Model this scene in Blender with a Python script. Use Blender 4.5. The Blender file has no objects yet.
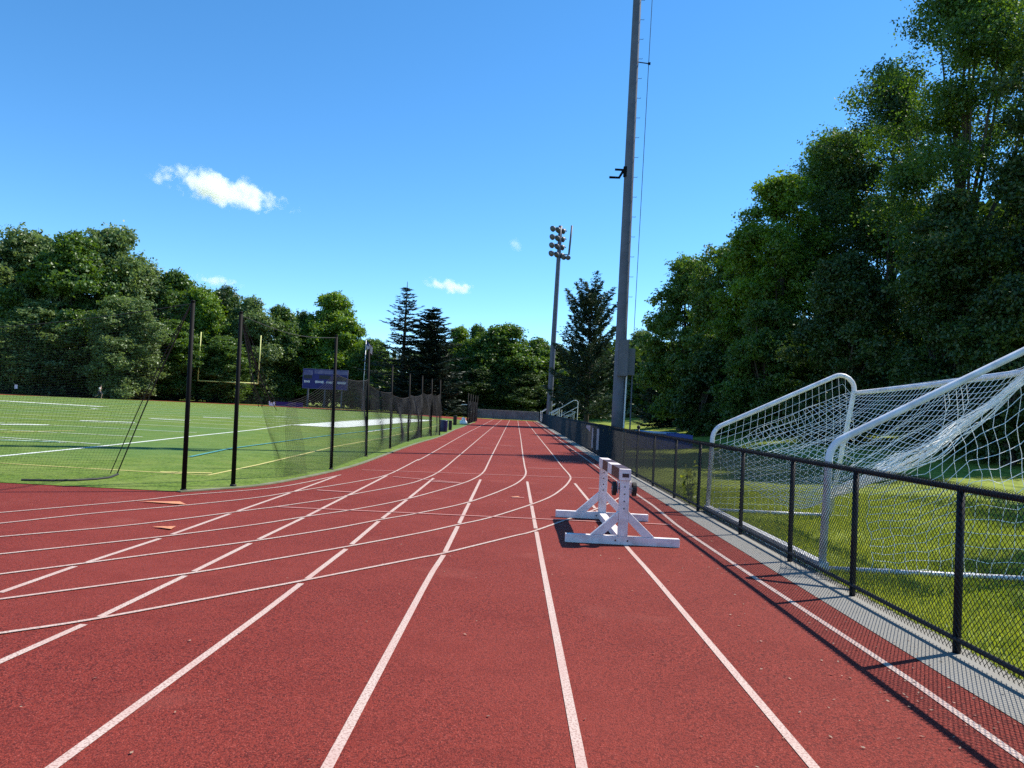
import bpy, math, random
import numpy as np
from mathutils import Vector, Matrix
SC = bpy.context.scene
COL = SC.collection
rad = math.radians

# ------------------------------------------------------------------ camera
FPX, CX, CY, CAMH = 770.0, 512.0, 384.0, 1.6
ROLL, PITCH, YAW = 0.05001678, 0.03521126, -0.00635143
def cam_axes():
    cy, sy = math.cos(YAW), math.sin(YAW); cp, sp = math.cos(PITCH), math.sin(PITCH)
    f = np.array([sy*cp, cy*cp, sp]); r = np.array([cy, -sy, 0.0]); u = np.cross(r, f)
    c, s = math.cos(ROLL), math.sin(ROLL)
    return c*r+s*u, -s*r+c*u, f
CR, CU, CF = cam_axes()
cam_d = bpy.data.cameras.new('camera'); cam = bpy.data.objects.new('camera', cam_d); COL.objects.link(cam)
cam_d.sensor_width = 36.0; cam_d.lens = FPX/1024*36.0; cam_d.clip_start = 0.05; cam_d.clip_end = 9000
M = Matrix(((CR[0], CU[0], -CF[0], 0), (CR[1], CU[1], -CF[1], 0), (CR[2], CU[2], -CF[2], CAMH), (0, 0, 0, 1)))
cam.matrix_world = M
SC.camera = cam

# ------------------------------------------------------------------ light
SUN_AZ, SUN_EL = rad(62), rad(49.5)        # azimuth clockwise from +Y
W = bpy.data.worlds.new('World'); SC.world = W; W.use_nodes = True
wt = W.node_tree; wt.nodes.clear()
sky = wt.nodes.new('ShaderNodeTexSky'); sky.sky_type = 'NISHITA'; sky.sun_disc = False
sky.sun_elevation = SUN_EL; sky.sun_rotation = SUN_AZ
sky.air_density = 0.7; sky.dust_density = 0.0; sky.ozone_density = 4.0
hs = wt.nodes.new('ShaderNodeHueSaturation'); hs.inputs['Hue'].default_value = 0.494; hs.inputs['Saturation'].default_value = 1.2; hs.inputs['Value'].default_value = 1.0
bg = wt.nodes.new('ShaderNodeBackground'); bg.inputs[1].default_value = 0.15
wo = wt.nodes.new('ShaderNodeOutputWorld')
wt.links.new(sky.outputs[0], hs.inputs['Color']); wt.links.new(hs.outputs[0], bg.inputs[0]); wt.links.new(bg.outputs[0], wo.inputs[0])
sd = bpy.data.lights.new('sun', 'SUN'); sd.energy = 4.4; sd.angle = rad(0.53); sd.color = (1.0, 0.94, 0.83)
sun = bpy.data.objects.new('sun', sd); COL.objects.link(sun)
sdir = Vector((math.cos(SUN_EL)*math.sin(SUN_AZ), math.cos(SUN_EL)*math.cos(SUN_AZ), math.sin(SUN_EL)))
sun.rotation_euler = sdir.to_track_quat('Z', 'Y').to_euler(); sun.location = (20, 10, 40)
SC.view_settings.view_transform = 'Standard'; SC.view_settings.look = 'None'
SC.view_settings.exposure = 0.78; SC.view_settings.gamma = 1.0; SC.view_settings.use_curve_mapping = False
SC.render.engine = 'CYCLES'
SC.cycles.use_denoising = False; SC.cycles.max_bounces = 10; SC.cycles.diffuse_bounces = 2; SC.cycles.transmission_bounces = 4
SC.cycles.transparent_max_bounces = 8; SC.cycles.volume_bounces = 10

# ------------------------------------------------------------------ terrain, pixel helpers
def sstep(t):
    t = np.clip(t, 0.0, 1.0); return t*t*(3-2*t)
_K = 0.5*(-22+math.sqrt(22*22+36))
def zg(x, y):
    a = y-22.0
    ramp = 0.5*(a+np.sqrt(a*a+36.0))-_K
    ramp = np.minimum(ramp, 130.0)
    s = 0.0040+0.0024*sstep((-x-4.0)/16.0)
    z = ramp*s
    z = z+1.55*sstep((x-4.6)/16.0)*sstep((y-8.0)/42.0)
    return z
def Z(x, y): return float(zg(np.float64(x), np.float64(y)))
def ray(px, py): return (px-CX)/FPX*CR-(py-CY)/FPX*CU+CF
_ts = np.concatenate([np.arange(1.0, 30, 0.004), np.arange(30, 260, 0.02)])
def gnd(px, py, lift=0.0):
    d = ray(px, py); z = CAMH+_ts*d[2]; g = zg(_ts*d[0], _ts*d[1])+lift
    k = int(np.argmax(z < g)); t = _ts[k] if z[k] < g[k] else 200.0
    return (t*d[0], t*d[1], Z(t*d[0], t*d[1]))
def at(px, py, Y):
    d = ray(px, py); t = Y/d[1]; return np.array([t*d[0], Y, CAMH+t*d[2]])

# ------------------------------------------------------------------ materials
def N(nt, typ, **kw):
    n = nt.nodes.new(typ)
    for k, v in kw.items(): setattr(n, k, v)
    return n
def mat(name, col, rough=0.6, metal=0.0, spec=0.4, var=None, scale=8.0, bump=0.0, bscale=60.0, detail=4.0, lo=0.35, hi=0.65, coords='Object'):
    m = bpy.data.materials.new(name); m.use_nodes = True; nt = m.node_tree
    b = nt.nodes['Principled BSDF']; b.inputs['Base Color'].default_value = (*col, 1); b.inputs['Roughness'].default_value = rough
    b.inputs['Metallic'].default_value = metal; b.inputs['Specular IOR Level'].default_value = spec
    if var is not None or bump: tc = N(nt, 'ShaderNodeTexCoord')
    if var is not None:
        no = N(nt, 'ShaderNodeTexNoise'); no.inputs['Scale'].default_value = scale; no.inputs['Detail'].default_value = detail
        nt.links.new(tc.outputs[coords], no.inputs['Vector'])
        r = N(nt, 'ShaderNodeValToRGB'); r.color_ramp.elements[0].position = lo; r.color_ramp.elements[1].position = hi
        r.color_ramp.elements[0].color = (*col, 1); r.color_ramp.elements[1].color = (*var, 1)
        nt.links.new(no.outputs['Fac'], r.inputs[0]); nt.links.new(r.outputs[0], b.inputs['Base Color'])
    if bump:
        n2 = N(nt, 'ShaderNodeTexNoise'); n2.inputs['Scale'].default_value = bscale; n2.inputs['Detail'].default_value = 3
        nt.links.new(tc.outputs[coords], n2.inputs['Vector'])
        bp = N(nt, 'ShaderNodeBump'); bp.inputs['Strength'].default_value = bump; bp.inputs['Distance'].default_value = 0.01
        nt.links.new(n2.outputs['Fac'], bp.inputs['Height']); nt.links.new(bp.outputs[0], b.inputs['Normal'])
    return m
def mix_chain(m, layers):
    """multiply/mix several noises into the base colour; layers = (scale, detail, lo, hi, colour, amount)"""
    nt = m.node_tree; b = nt.nodes['Principled BSDF']; tc = N(nt, 'ShaderNodeTexCoord')
    cur = None; base = tuple(b.inputs['Base Color'].default_value)
    for (sc, de, lo, hi, col, amt) in layers:
        no = N(nt, 'ShaderNodeTexNoise'); no.inputs['Scale'].default_value = sc; no.inputs['Detail'].default_value = de
        nt.links.new(tc.outputs['Object'], no.inputs['Vector'])
        mr = N(nt, 'ShaderNodeMapRange'); mr.inputs['From Min'].default_value = lo; mr.inputs['From Max'].default_value = hi; mr.inputs['To Max'].default_value = amt
        nt.links.new(no.outputs['Fac'], mr.inputs['Value'])
        mx = N(nt, 'ShaderNodeMix', data_type='RGBA')
        nt.links.new(mr.outputs['Result'], mx.inputs['Factor'])
        if cur is None: mx.inputs['A'].default_value = base
        else: nt.links.new(cur, mx.inputs['A'])
        mx.inputs['B'].default_value = (*col, 1)
        cur = mx.outputs['Result']
    nt.links.new(cur, b.inputs['Base Color'])
    return m
def leaf_mat(name, c1, c2, c3, trans=0.35):
    m = bpy.data.materials.new(name); m.use_nodes = True; nt = m.node_tree; nt.nodes.clear()
    out = N(nt, 'ShaderNodeOutputMaterial')
    tc = N(nt, 'ShaderNodeTexCoord'); oi = N(nt, 'ShaderNodeObjectInfo')
    no = N(nt, 'ShaderNodeTexNoise'); no.inputs['Scale'].default_value = 0.45; no.inputs['Detail'].default_value = 5
    nt.links.new(tc.outputs['Object'], no.inputs['Vector'])
    r = N(nt, 'ShaderNodeValToRGB'); r.color_ramp.elements[0].position = 0.34; r.color_ramp.elements[1].position = 0.68
    r.color_ramp.elements[0].color = (*c1, 1); r.color_ramp.elements[1].color = (*c2, 1)
    nt.links.new(no.outputs['Fac'], r.inputs[0])
    mx = N(nt, 'ShaderNodeMix', data_type='RGBA'); mx.inputs['B'].default_value = (*c3, 1)
    ml = N(nt, 'ShaderNodeMath', operation='MULTIPLY'); ml.inputs[1].default_value = 0.6
    nt.links.new(oi.outputs['Random'], ml.inputs[0]); nt.links.new(ml.outputs[0], mx.inputs['Factor'])
    nt.links.new(r.outputs[0], mx.inputs['A'])
    d = N(nt, 'ShaderNodeBsdfDiffuse'); t = N(nt, 'ShaderNodeBsdfTranslucent'); g = N(nt, 'ShaderNodeBsdfGlossy'); g.inputs['Roughness'].default_value = 0.45
    hv = N(nt, 'ShaderNodeHueSaturation'); hv.inputs['Hue'].default_value = 0.485; hv.inputs['Saturation'].default_value = 1.15; hv.inputs['Value'].default_value = 1.3
    nt.links.new(mx.outputs['Result'], d.inputs['Color']); nt.links.new(mx.outputs['Result'], hv.inputs['Color']); nt.links.new(hv.outputs[0], t.inputs['Color'])
    s1 = N(nt, 'ShaderNodeMixShader'); s1.inputs[0].default_value = trans
    nt.links.new(d.outputs[0], s1.inputs[1]); nt.links.new(t.outputs[0], s1.inputs[2])
    s2 = N(nt, 'ShaderNodeMixShader'); s2.inputs[0].default_value = 0.035; g.inputs['Color'].default_value = (0.9, 0.95, 0.9, 1)
    nt.links.new(s1.outputs[0], s2.inputs[1]); nt.links.new(g.outputs[0], s2.inputs[2]); nt.links.new(s2.outputs[0], out.inputs['Surface'])
    return m
MT = {}
MT['track'] = mix_chain(mat('red_rubber', (0.215, 0.027, 0.0165), 0.85, spec=0.20, bump=1.0, bscale=110),
    [(70, 3, 0.46, 0.60, (0.070, 0.008, 0.006), 0.9), (90, 2, 0.57, 0.66, (0.38, 0.085, 0.062), 0.65), (0.35, 6, 0.42, 0.72, (0.235, 0.038, 0.026), 0.7), (2.6, 5, 0.5, 0.75, (0.15, 0.017, 0.011), 0.5), (0.9, 6, 0.60, 0.74, (0.26, 0.062, 0.045), 0.45)])
MT['line'] = mix_chain(mat('white_line_paint', (0.56, 0.43, 0.37), 0.75), [(80, 2, 0.49, 0.60, (0.24, 0.12, 0.09), 0.75), (1.6, 6, 0.42, 0.75, (0.46, 0.27, 0.23), 0.75)])
MT['thin_line'] = mix_chain(mat('faded_line_paint', (0.52, 0.27, 0.24), 0.75), [(85, 2, 0.48, 0.62, (0.38, 0.16, 0.14), 0.8)])
MT['orange'] = mat('orange_mark_paint', (0.62, 0.27, 0.12), 0.7, var=(0.50, 0.18, 0.10), scale=20)
MT['concrete'] = mix_chain(mat('concrete', (0.25, 0.238, 0.215), 0.85, bump=0.4, bscale=120), [(90, 3, 0.45, 0.7, (0.19, 0.18, 0.16), 0.7), (2.2, 5, 0.4, 0.7, (0.23, 0.215, 0.185), 0.7)])
MT['kerb'] = mat('kerb_concrete', (0.20, 0.195, 0.13), 0.9, var=(0.12, 0.14, 0.07), scale=3)
MT['turf'] = mix_chain(mat('artificial_turf', (0.135, 0.205, 0.028), 0.85, spec=0.12, bump=1.0, bscale=30),
    [(16, 4, 0.45, 0.60, (0.042, 0.078, 0.010), 0.85), (1.3, 5, 0.4, 0.7, (0.185, 0.23, 0.055), 0.7), (0.11, 3, 0.45, 0.65, (0.085, 0.165, 0.045), 0.7)])
MT['grass'] = mix_chain(mat('lawn_grass', (0.235, 0.285, 0.042), 0.9, spec=0.1, bump=1.0, bscale=30),
    [(18, 4, 0.45, 0.62, (0.055, 0.080, 0.010), 0.8), (0.7, 5, 0.4, 0.7, (0.30, 0.36, 0.07), 0.7), (1.9, 4, 0.52, 0.7, (0.07, 0.11, 0.016), 0.8)])
MT['blade'] = leaf_mat('grass_blade', (0.18, 0.25, 0.030), (0.38, 0.43, 0.085), (0.26, 0.32, 0.05), 0.42)
MT['turf_white'] = mat('turf_white_paint', (0.72, 0.74, 0.70), 0.8, var=(0.55, 0.60, 0.50), scale=12)
MT['turf_yellow'] = mat('turf_yellow_paint', (0.55, 0.48, 0.16), 0.8, var=(0.45, 0.42, 0.14), scale=12)
MT['turf_teal'] = mat('turf_teal_paint', (0.07, 0.26, 0.24), 0.8)
MT['black'] = mat('black_vinyl', (0.007, 0.007, 0.009), 0.5, spec=0.3)
MT['black_pole'] = mat('black_pole_paint', (0.004, 0.004, 0.004), 0.7, spec=0.15)
MT['net_black'] = mat('black_net_cord', (0.022, 0.022, 0.023), 0.7)
MT['net_white'] = mat('white_net_cord', (0.86, 0.85, 0.80), 0.7)
MT['goal_white'] = mat('white_painted_tube', (0.74, 0.74, 0.76), 0.4, spec=0.4, var=(0.50, 0.49, 0.50), scale=5, lo=0.45, hi=0.75)
MT['galv'] = mat('galvanised_steel', (0.098, 0.106, 0.138), 0.6, metal=0.2, var=(0.125, 0.134, 0.17), scale=3)
MT['galv_light'] = mat('light_aluminium', (0.55, 0.57, 0.60), 0.4, metal=0.3)
MT['cabinet'] = mat('grey_cabinet_paint', (0.12, 0.122, 0.145), 0.5, var=(0.10, 0.102, 0.12), scale=4)
MT['wood_white'] = mat('white_painted_wood', (0.80, 0.725, 0.71), 0.6, var=(0.58, 0.48, 0.46), scale=7, bump=0.3, bscale=40, lo=0.45, hi=0.75)
MT['maroon'] = mat('dark_maroon_paint', (0.045, 0.016, 0.018), 0.5, var=(0.07, 0.03, 0.03), scale=15)
MT['rubber'] = mat('black_rubber', (0.012, 0.010, 0.010), 0.7)
MT['bolt'] = mat('dull_bolt', (0.12, 0.10, 0.10), 0.5, metal=0.5)
MT['yellow'] = mat('pale_yellow_paint', (0.72, 0.70, 0.24), 0.45, var=(0.64, 0.62, 0.20), scale=3)
MT['blue_board'] = mat('blue_board_paint', (0.010, 0.012, 0.13), 0.5, var=(0.018, 0.02, 0.19), scale=0.8)
MT['dark_panel'] = mat('dark_display_panel', (0.008, 0.008, 0.022), 0.4)
MT['lilac'] = mat('faded_lettering', (0.20, 0.19, 0.32), 0.6, var=(0.10, 0.10, 0.24), scale=1.2)
MT['white'] = mat('plain_white', (0.80, 0.80, 0.80), 0.6)
MT['pale_cloth'] = mat('weathered_cloth', (0.42, 0.41, 0.42), 0.8, var=(0.25, 0.25, 0.27), scale=6)
MT['flag_red'] = mat('flag_red', (0.45, 0.06, 0.06), 0.8)
MT['flag_blue'] = mat('flag_blue', (0.04, 0.05, 0.16), 0.8)
MT['mat_blue'] = mat('blue_vinyl', (0.020, 0.050, 0.30), 0.45)
MT['mat_light'] = mat('pale_blue_vinyl', (0.30, 0.42, 0.68), 0.5, var=(0.22, 0.34, 0.62), scale=1.0)
MT['navy'] = mat('navy_plastic', (0.010, 0.014, 0.075), 0.4)
MT['purple'] = mat('purple_banner', (0.035, 0.015, 0.13), 0.7)
MT['wire_grey'] = mat('weathered_wire', (0.20, 0.21, 0.21), 0.6)
MT['grey_cloth'] = mat('grey_windscreen', (0.13, 0.135, 0.13), 0.8, var=(0.22, 0.22, 0.20), scale=1.5)
MT['bark'] = mat('bark', (0.055, 0.042, 0.032), 0.9, var=(0.09, 0.075, 0.06), scale=3, bump=0.6, bscale=12)
MT['leaf'] = leaf_mat('broadleaf', (0.060, 0.120, 0.020), (0.120, 0.215, 0.030), (0.085, 0.150, 0.034), 0.45)
MT['leaf_pale'] = leaf_mat('pale_broadleaf', (0.105, 0.160, 0.050), (0.180, 0.260, 0.085), (0.125, 0.190, 0.058), 0.45)
MT['leaf_bright'] = leaf_mat('bright_broadleaf', (0.095, 0.175, 0.018), (0.170, 0.285, 0.030), (0.140, 0.240, 0.028), 0.45)
MT['leaf_dark'] = leaf_mat('dark_broadleaf', (0.030, 0.058, 0.012), (0.078, 0.140, 0.022), (0.045, 0.080, 0.020), 0.30)
MT['needle'] = leaf_mat('needles', (0.022, 0.045, 0.022), (0.045, 0.072, 0.034), (0.040, 0.066, 0.036), 0.15)
MT['needle_dark'] = leaf_mat('dark_needles', (0.014, 0.026, 0.018), (0.026, 0.042, 0.026), (0.022, 0.036, 0.022), 0.1)
MT['dry_leaf'] = mat('dry_leaf', (0.42, 0.28, 0.20), 0.8, var=(0.20, 0.11, 0.07), scale=30)
MT['skin'] = mat('skin', (0.42, 0.26, 0.19), 0.6)
MT['shirt'] = mat('pale_shirt', (0.62, 0.66, 0.66), 0.8)
MT['shorts'] = mat('dark_shorts', (0.03, 0.035, 0.05), 0.8)
MT['hair'] = mat('dark_hair', (0.025, 0.018, 0.014), 0.7)
MT['glass'] = mat('lamp_glass', (0.50, 0.52, 0.54), 0.15, spec=0.6)

# ------------------------------------------------------------------ mesh builder
class MB:
    def __init__(s): s.v = []; s.f = []; s.n = 0
    def add(s, vs, fs):
        s.v.extend([tuple(map(float, p)) for p in vs]); s.f.extend([tuple(i+s.n for i in f) for f in fs]); s.n += len(vs); return s
    def box(s, c, d, R=None):
        x, y, z = d[0]/2, d[1]/2, d[2]/2
        vs = [Vector((sx*x, sy*y, sz*z)) for sz in (-1, 1) for sy in (-1, 1) for sx in (-1, 1)]
        if R is not None: vs = [R @ p for p in vs]
        vs = [(p.x+c[0], p.y+c[1], p.z+c[2]) for p in vs]
        return s.add(vs, [(0, 2, 3, 1), (4, 5, 7, 6), (0, 1, 5, 4), (2, 6, 7, 3), (0, 4, 6, 2), (1, 3, 7, 5)])
    def tube(s, pts, r, k=8, cap=True):
        pts = [Vector(p) for p in pts]; n = len(pts)
        rs = [r]*n if not hasattr(r, '__len__') else r
        vs = []; fs = []; up = None
        for i, p in enumerate(pts):
            t = (pts[min(i+1, n-1)]-pts[max(i-1, 0)])
            if t.length < 1e-9: t = Vector((0, 0, 1))
            t.normalize()
            if up is None:
                up = Vector((0, 0, 1)) if abs(t.z) < 0.9 else Vector((1, 0, 0))
            a = up-t*up.dot(t)
            if a.length < 1e-6: a = Vector((1, 0, 0))-t*t.x
            a.normalize(); b = t.cross(a); up = a
            for j in range(k):
                th = 2*math.pi*j/k
                vs.append(p+(a*math.cos(th)+b*math.sin(th))*rs[i])
        for i in range(n-1):
            for j in range(k):
                j2 = (j+1) % k
                fs.append((i*k+j, i*k+j2, (i+1)*k+j2, (i+1)*k+j))
        if cap: fs.append(tuple(range(k-1, -1, -1))); fs.append(tuple((n-1)*k+j for j in range(k)))
        return s.add(vs, fs)
    def prism(s, poly, axis, a, b):
        """polygon (2d) extruded along an axis: 'y' -> poly in (x,z); 'x' -> poly in (y,z)"""
        n = len(poly)
        P = (lambda u, v, w: (u, w, v)) if axis == 'y' else (lambda u, v, w: (w, u, v))
        vs = [P(u, v, a) for u, v in poly]+[P(u, v, b) for u, v in poly]
        fs = [tuple(range(n)), tuple(range(2*n-1, n-1, -1))]+[(i, i+n, (i+1) % n+n, (i+1) % n) for i in range(n)]
        return s.add(vs, fs)
    def ribbon(s, pts, w, lift, cross=1):
        """flat painted strip following the ground"""
        pts = [Vector((p[0], p[1], 0)) for p in pts]; vs = []; fs = []; n = len(pts)
        for i, p in enumerate(pts):
            t = (pts[min(i+1, n-1)]-pts[max(i-1, 0)]); t.normalize(); b = Vector((-t.y, t.x, 0))
            for sgn in (-1, 1):
                q = p+b*(sgn*w/2); vs.append((q.x, q.y, Z(q.x, q.y)+lift))
        for i in range(n-1): fs.append((2*i, 2*i+2, 2*i+3, 2*i+1))
        return s.add(vs, fs)
    def build(s, name, m, parent=None, smooth=False, loc=None):
        me = bpy.data.meshes.new(name); me.from_pydata(s.v, [], s.f); me.update()
        mats = m if isinstance(m, (list, tuple)) else [m]
        for q in mats: me.materials.append(q)
        if smooth: me.polygons.foreach_set('use_smooth', [True]*len(me.polygons))
        return link(name, me, parent)
def link(name, me, parent=None):
    o = bpy.data.objects.new(name, me); COL.objects.link(o)
    if parent is not None:
        o.parent = parent
        o.matrix_parent_inverse = parent_inv(parent)
    return o
def parent_inv(p):
    m = Matrix.Identity(4)
    chain = []
    while p is not None: chain.append(p); p = p.parent
    for q in reversed(chain): m = m @ q.matrix_parent_inverse @ q.matrix_basis
    return m.inverted()
def tag(o, label, cat, group=None, kind=None):
    if kind: o['kind'] = kind
    if label: o['label'] = label
    if cat: o['category'] = cat
    if group: o['group'] = group
    return o
def thing(name, label, cat, loc=(0, 0, 0), group=None):
    o = bpy.data.objects.new(name, None); COL.objects.link(o); o.location = loc; o.empty_display_size = 0.3
    return tag(o, label, cat, group)
def quads(name, V, m, parent=None):
    """V: (n,4,3) array -> mesh of n separate quads"""
    n = len(V); me = bpy.data.meshes.new(name)
    me.vertices.add(4*n); me.vertices.foreach_set('co', np.ascontiguousarray(V, np.float32).ravel())
    me.loops.add(4*n); me.loops.foreach_set('vertex_index', np.arange(4*n, dtype=np.int32))
    me.polygons.add(n); me.polygons.foreach_set('loop_start', np.arange(0, 4*n, 4, dtype=np.int32))
    me.materials.append(m); me.update(calc_edges=True)
    return link(name, me, parent) if parent is not False else me
def resample(pts, step):
    P = np.array([(p[0], p[1]) for p in pts], float); out = [P[0]]
    for a, b in zip(P[:-1], P[1:]):
        k = max(1, int(math.ceil(np.hypot(*(b-a))/step)))
        for i in range(1, k+1): out.append(a+(b-a)*i/k)
    return np.array(out)
def smooth_curve(pts, n=6):
    """Catmull-Rom through 2d points"""
    P = np.array([(p[0], p[1]) for p in pts], float)
    Q = np.vstack([2*P[0]-P[1], P, 2*P[-1]-P[-2]]); out = []
    for i in range(1, len(Q)-2):
        for t in np.linspace(0, 1, n, endpoint=False):
            a, b, c, d = Q[i-1], Q[i], Q[i+1], Q[i+2]
            out.append(0.5*((2*b)+(-a+c)*t+(2*a-5*b+4*c-d)*t*t+(-a+3*b-3*c+d)*t**3))
    out.append(P[-1]); return np.array(out)
def sheet(name, xs, ys, lift, m, inside=None, kind='structure'):
    X, Y = np.meshgrid(xs, ys); Zz = zg(X, Y)+lift
    nx, ny = len(xs), len(ys); mb = MB(); mb.v = list(zip(X.ravel().tolist(), Y.ravel().tolist(), Zz.ravel().tolist())); mb.n = len(mb.v)
    for j in range(ny-1):
        for i in range(nx-1):
            if inside and not inside(0.5*(xs[i]+xs[i+1]), 0.5*(ys[j]+ys[j+1])): continue
            a = j*nx+i; mb.f.append((a, a+1, a+1+nx, a+nx))
    o = mb.build(name, m, smooth=True); o['kind'] = kind; return o
def poly_sheet(name, bnd, lift, m, step=1.0):
    """polygon filled with scan rows so that it follows the ground (bnd: 2d polygon, y-monotone on both sides)"""
    B = np.array(bnd, float); y0, y1 = B[:, 1].min(), B[:, 1].max()
    ys = sorted(set(np.round(np.concatenate([np.arange(math.ceil(y0), y1, step), B[:, 1]]), 4).tolist())); mb = MB(); rows = []
    for y in ys:
        yy = min(max(y, y0+1e-4), y1-1e-4); xs = []
        for (xa, ya), (xb, yb) in zip(B, np.roll(B, -1, 0)):
            if (ya <= yy < yb) or (yb <= yy < ya): xs.append(xa+(xb-xa)*(yy-ya)/(yb-ya))
        xs.sort(); rows.append((xs[0], xs[-1]))
    nx = max(2, int(max(b-a for a, b in rows)/step)+1)
    for y, (a, b) in zip(ys, rows):
        for i in range(nx):
            x = a+(b-a)*i/(nx-1); mb.v.append((x, y, Z(x, y)+lift))
    mb.n = len(mb.v)
    for j in range(len(ys)-1):
        for i in range(nx-1):
            q = j*nx+i; mb.f.append((q, q+1, q+1+nx, q+nx))
    return mb.build(name, m, smooth=True)
RNG = np.random.default_rng(7)

# ================================================================== GROUND
def axis(lo, hi, step, far): 
    core = np.arange(lo, hi+1e-6, step); g = [hi*1.0]
    out = list(core); d = step*2; v = hi
    while v < far: v += d; d *= 1.5; out.append(v)
    v = lo; d = step*2; pre = []
    while v > -far: v -= d; d *= 1.5; pre.append(v)
    return np.array(pre[::-1]+out)
sheet('ground', axis(-96, 60, 1.5, 4000), axis(-12, 150, 1.5, 4000), 0.0, MT['grass'])
TX1, FX = 2.89, 3.27                       # track's right edge, fence line
BC, RIN, ROUT = (-36.0, 78.0), 31.0, 39.2  # far bend
def in_track(x, y):
    if y < 12.6+3 and x > -60: return True
    if x > -8: return y < 108.5
    if y > BC[1]:
        r = math.hypot(x-BC[0], y-BC[1]); return r < ROUT
    return x > BC[0]-ROUT
xs = np.concatenate([np.arange(-76, 2.0, 1.0), [2.0, TX1]])
track = sheet('running_track', xs, np.arange(-10, 119, 1.0), 0.008, MT['track'], in_track)

# turf: right border follows the kerb, left border goes round the far bend
kerb_px = [(180, 493), (215, 490.5), (256, 487), (300, 479.5), (350, 468), (375, 459.5), (400, 450), (420, 443), (440, 437), (455, 430)]
kerb = [gnd(*p)[:2] for p in kerb_px]
kerb_s = [tuple(p) for p in smooth_curve(kerb, 5)]+[(-4.05, 60.0), (-4.15, 72.0), (-4.2, 78.0)]
arc = [(BC[0]+(RIN+1)*math.cos(a), BC[1]+RIN*math.sin(a)) for a in np.linspace(0.02, math.pi, 40)]
near_edge = [gnd(x, y)[:2] for x, y in ((0, 483), (50, 485.4), (100, 488), (140, 490.4))]
turf_b = [(-68, 12.4)]+[(-30, 12.5)]+near_edge+kerb_s+arc
# force y-monotone left/right sides
turf = poly_sheet('turf_field', turf_b, 0.016, MT['turf']); turf['kind'] = 'structure'
kb = MB(); K = resample(kerb_s, 0.6)
for sgn in (0,):
    n = len(K)
    vs = []; fs = []
    for i in range(n):
        t = K[min(i+1, n-1)]-K[max(i-1, 0)]; t = t/np.hypot(*t); b = np.array([-t[1], t[0]])
        for (o, h) in ((-0.02, 0.0), (-0.02, 0.020), (0.09, 0.020), (0.09, 0.0)):
            q = K[i]+b*o; vs.append((q[0], q[1], Z(*q)+0.012+h))
    for i in range(n-1):
        for j in range(3): fs.append((4*i+j, 4*i+j+1, 4*i+j+5, 4*i+j+4))
    fs.append((0, 1, 2, 3)); kb.add(vs, fs)
tag(kb.build('kerb', MT['kerb']), None, None, kind='structure')
# concrete strip under the fence
cxs = np.array([TX1, 3.15, 3.42]); cst = sheet('concrete_strip', cxs, np.arange(-6, 109, 1.0), 0.012, MT['concrete'])

# ------------------------------------------------------------------ painted lines on the track
SL = {  # straight lane lines, photo readings turned into ground points
 -1: [(0, 594), (75, 567.5), (160, 539.5), (230, 514.5), (293.5, 492.3), (341, 475)],
  0: [(0, 663.5), (84, 626), (185, 577), (256, 541.5), (303.5, 518.5), (350, 495), (387, 476), (426, 456.6), (469.7, 431.6)],
  1: [(58, 766), (256, 619.5), (346, 550), (381, 520), (406, 501), (433.6, 478.6), (460.3, 455), (477.5, 437.8), (497.8, 421.9)],
  2: [(329.8, 764.8), (430.3, 576), (443.5, 556), (468.5, 505), (480.5, 480), (491.6, 456.6), (506.4, 425.3)],
  3: [(580.8, 764.8), (544.5, 576), (536.3, 532.5), (527.2, 482), (522.8, 456.6), (517.8, 424.5)],
  4: [(765.8, 712), (652, 576), (627.5, 548.8), (574.7, 483.8), (553, 455.5), (528.6, 425.3)],
  5: [(1016, 757), (895, 671), (757.3, 580.5), (680, 528.5), (640, 499)]}
CL = {
 -1: [(0, 513.7), (135, 501.7), (185, 496), (256, 490.3), (293, 485.5), (341, 475.5)],
  0: [(0, 524.5), (100, 513.7), (187.5, 506), (256, 498.5), (293.5, 492.5), (356, 482.3), (386, 475.8), (404, 467.5), (418, 460)],
  1: [(0, 538), (136, 525.5), (256, 510.2), (281, 507), (341, 498), (351, 495.5), (406, 485), (424, 479.5), (437, 473.5), (448, 465.5), (456, 458.5)],
  2: [(0, 555.5), (160, 538), (256, 525.5), (306, 517.5), (356, 510), (406, 500), (456, 486), (474, 479.3), (483.5, 472.5), (488, 464), (491.4, 456.8)],
  3: [(0, 575.7), (82.5, 565), (175, 552.5), (256, 541.8), (331, 530), (381, 520.5), (420, 513.7), (470, 502.5), (507.5, 488.5), (521, 480.8), (525.8, 474), (524.5, 466), (523, 457)],
  4: [(0, 601), (185, 575.5), (256, 563.7), (348.5, 547.5), (420, 534), (456, 526), (495, 517), (545, 500), (562, 489.5), (569, 482), (570, 476.5), (562, 467), (553.5, 456)],
  5: [(0, 635.5), (100, 620), (256, 591), (301, 582.5), (420, 559), (443.5, 554.5), (512, 537.5), (532.5, 532.5), (565, 521), (592, 511.5), (614, 501.5), (627, 493), (631, 487), (628, 481.5)]}
straight = {}
NEAR_N = {-1: 6, 0: 7, 1: 6, 2: 5, 3: 4, 4: 4, 5: 4}    # readings that belong to the piece before the hook
FARX = {0: -2.93, 1: -1.83, 2: -0.74, 3: 0.37, 4: 1.47, 5: 2.58}
for k, px in SL.items():
    g = [np.array(gnd(*p)[:2]) for p in px[:NEAR_N[k]]]
    d = g[0]-g[1]; d = d/np.hypot(*d)
    if k >= 0: g = [g[0]+d*(g[0][1]-0.6)/max(1e-3, -d[1])]+g
    if k == 5: g = g+[np.array([2.585, float(y)]) for y in (14, 24, 40, 70, 108)]
    straight[k] = resample(g, 1.0)
curves = {}
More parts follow.
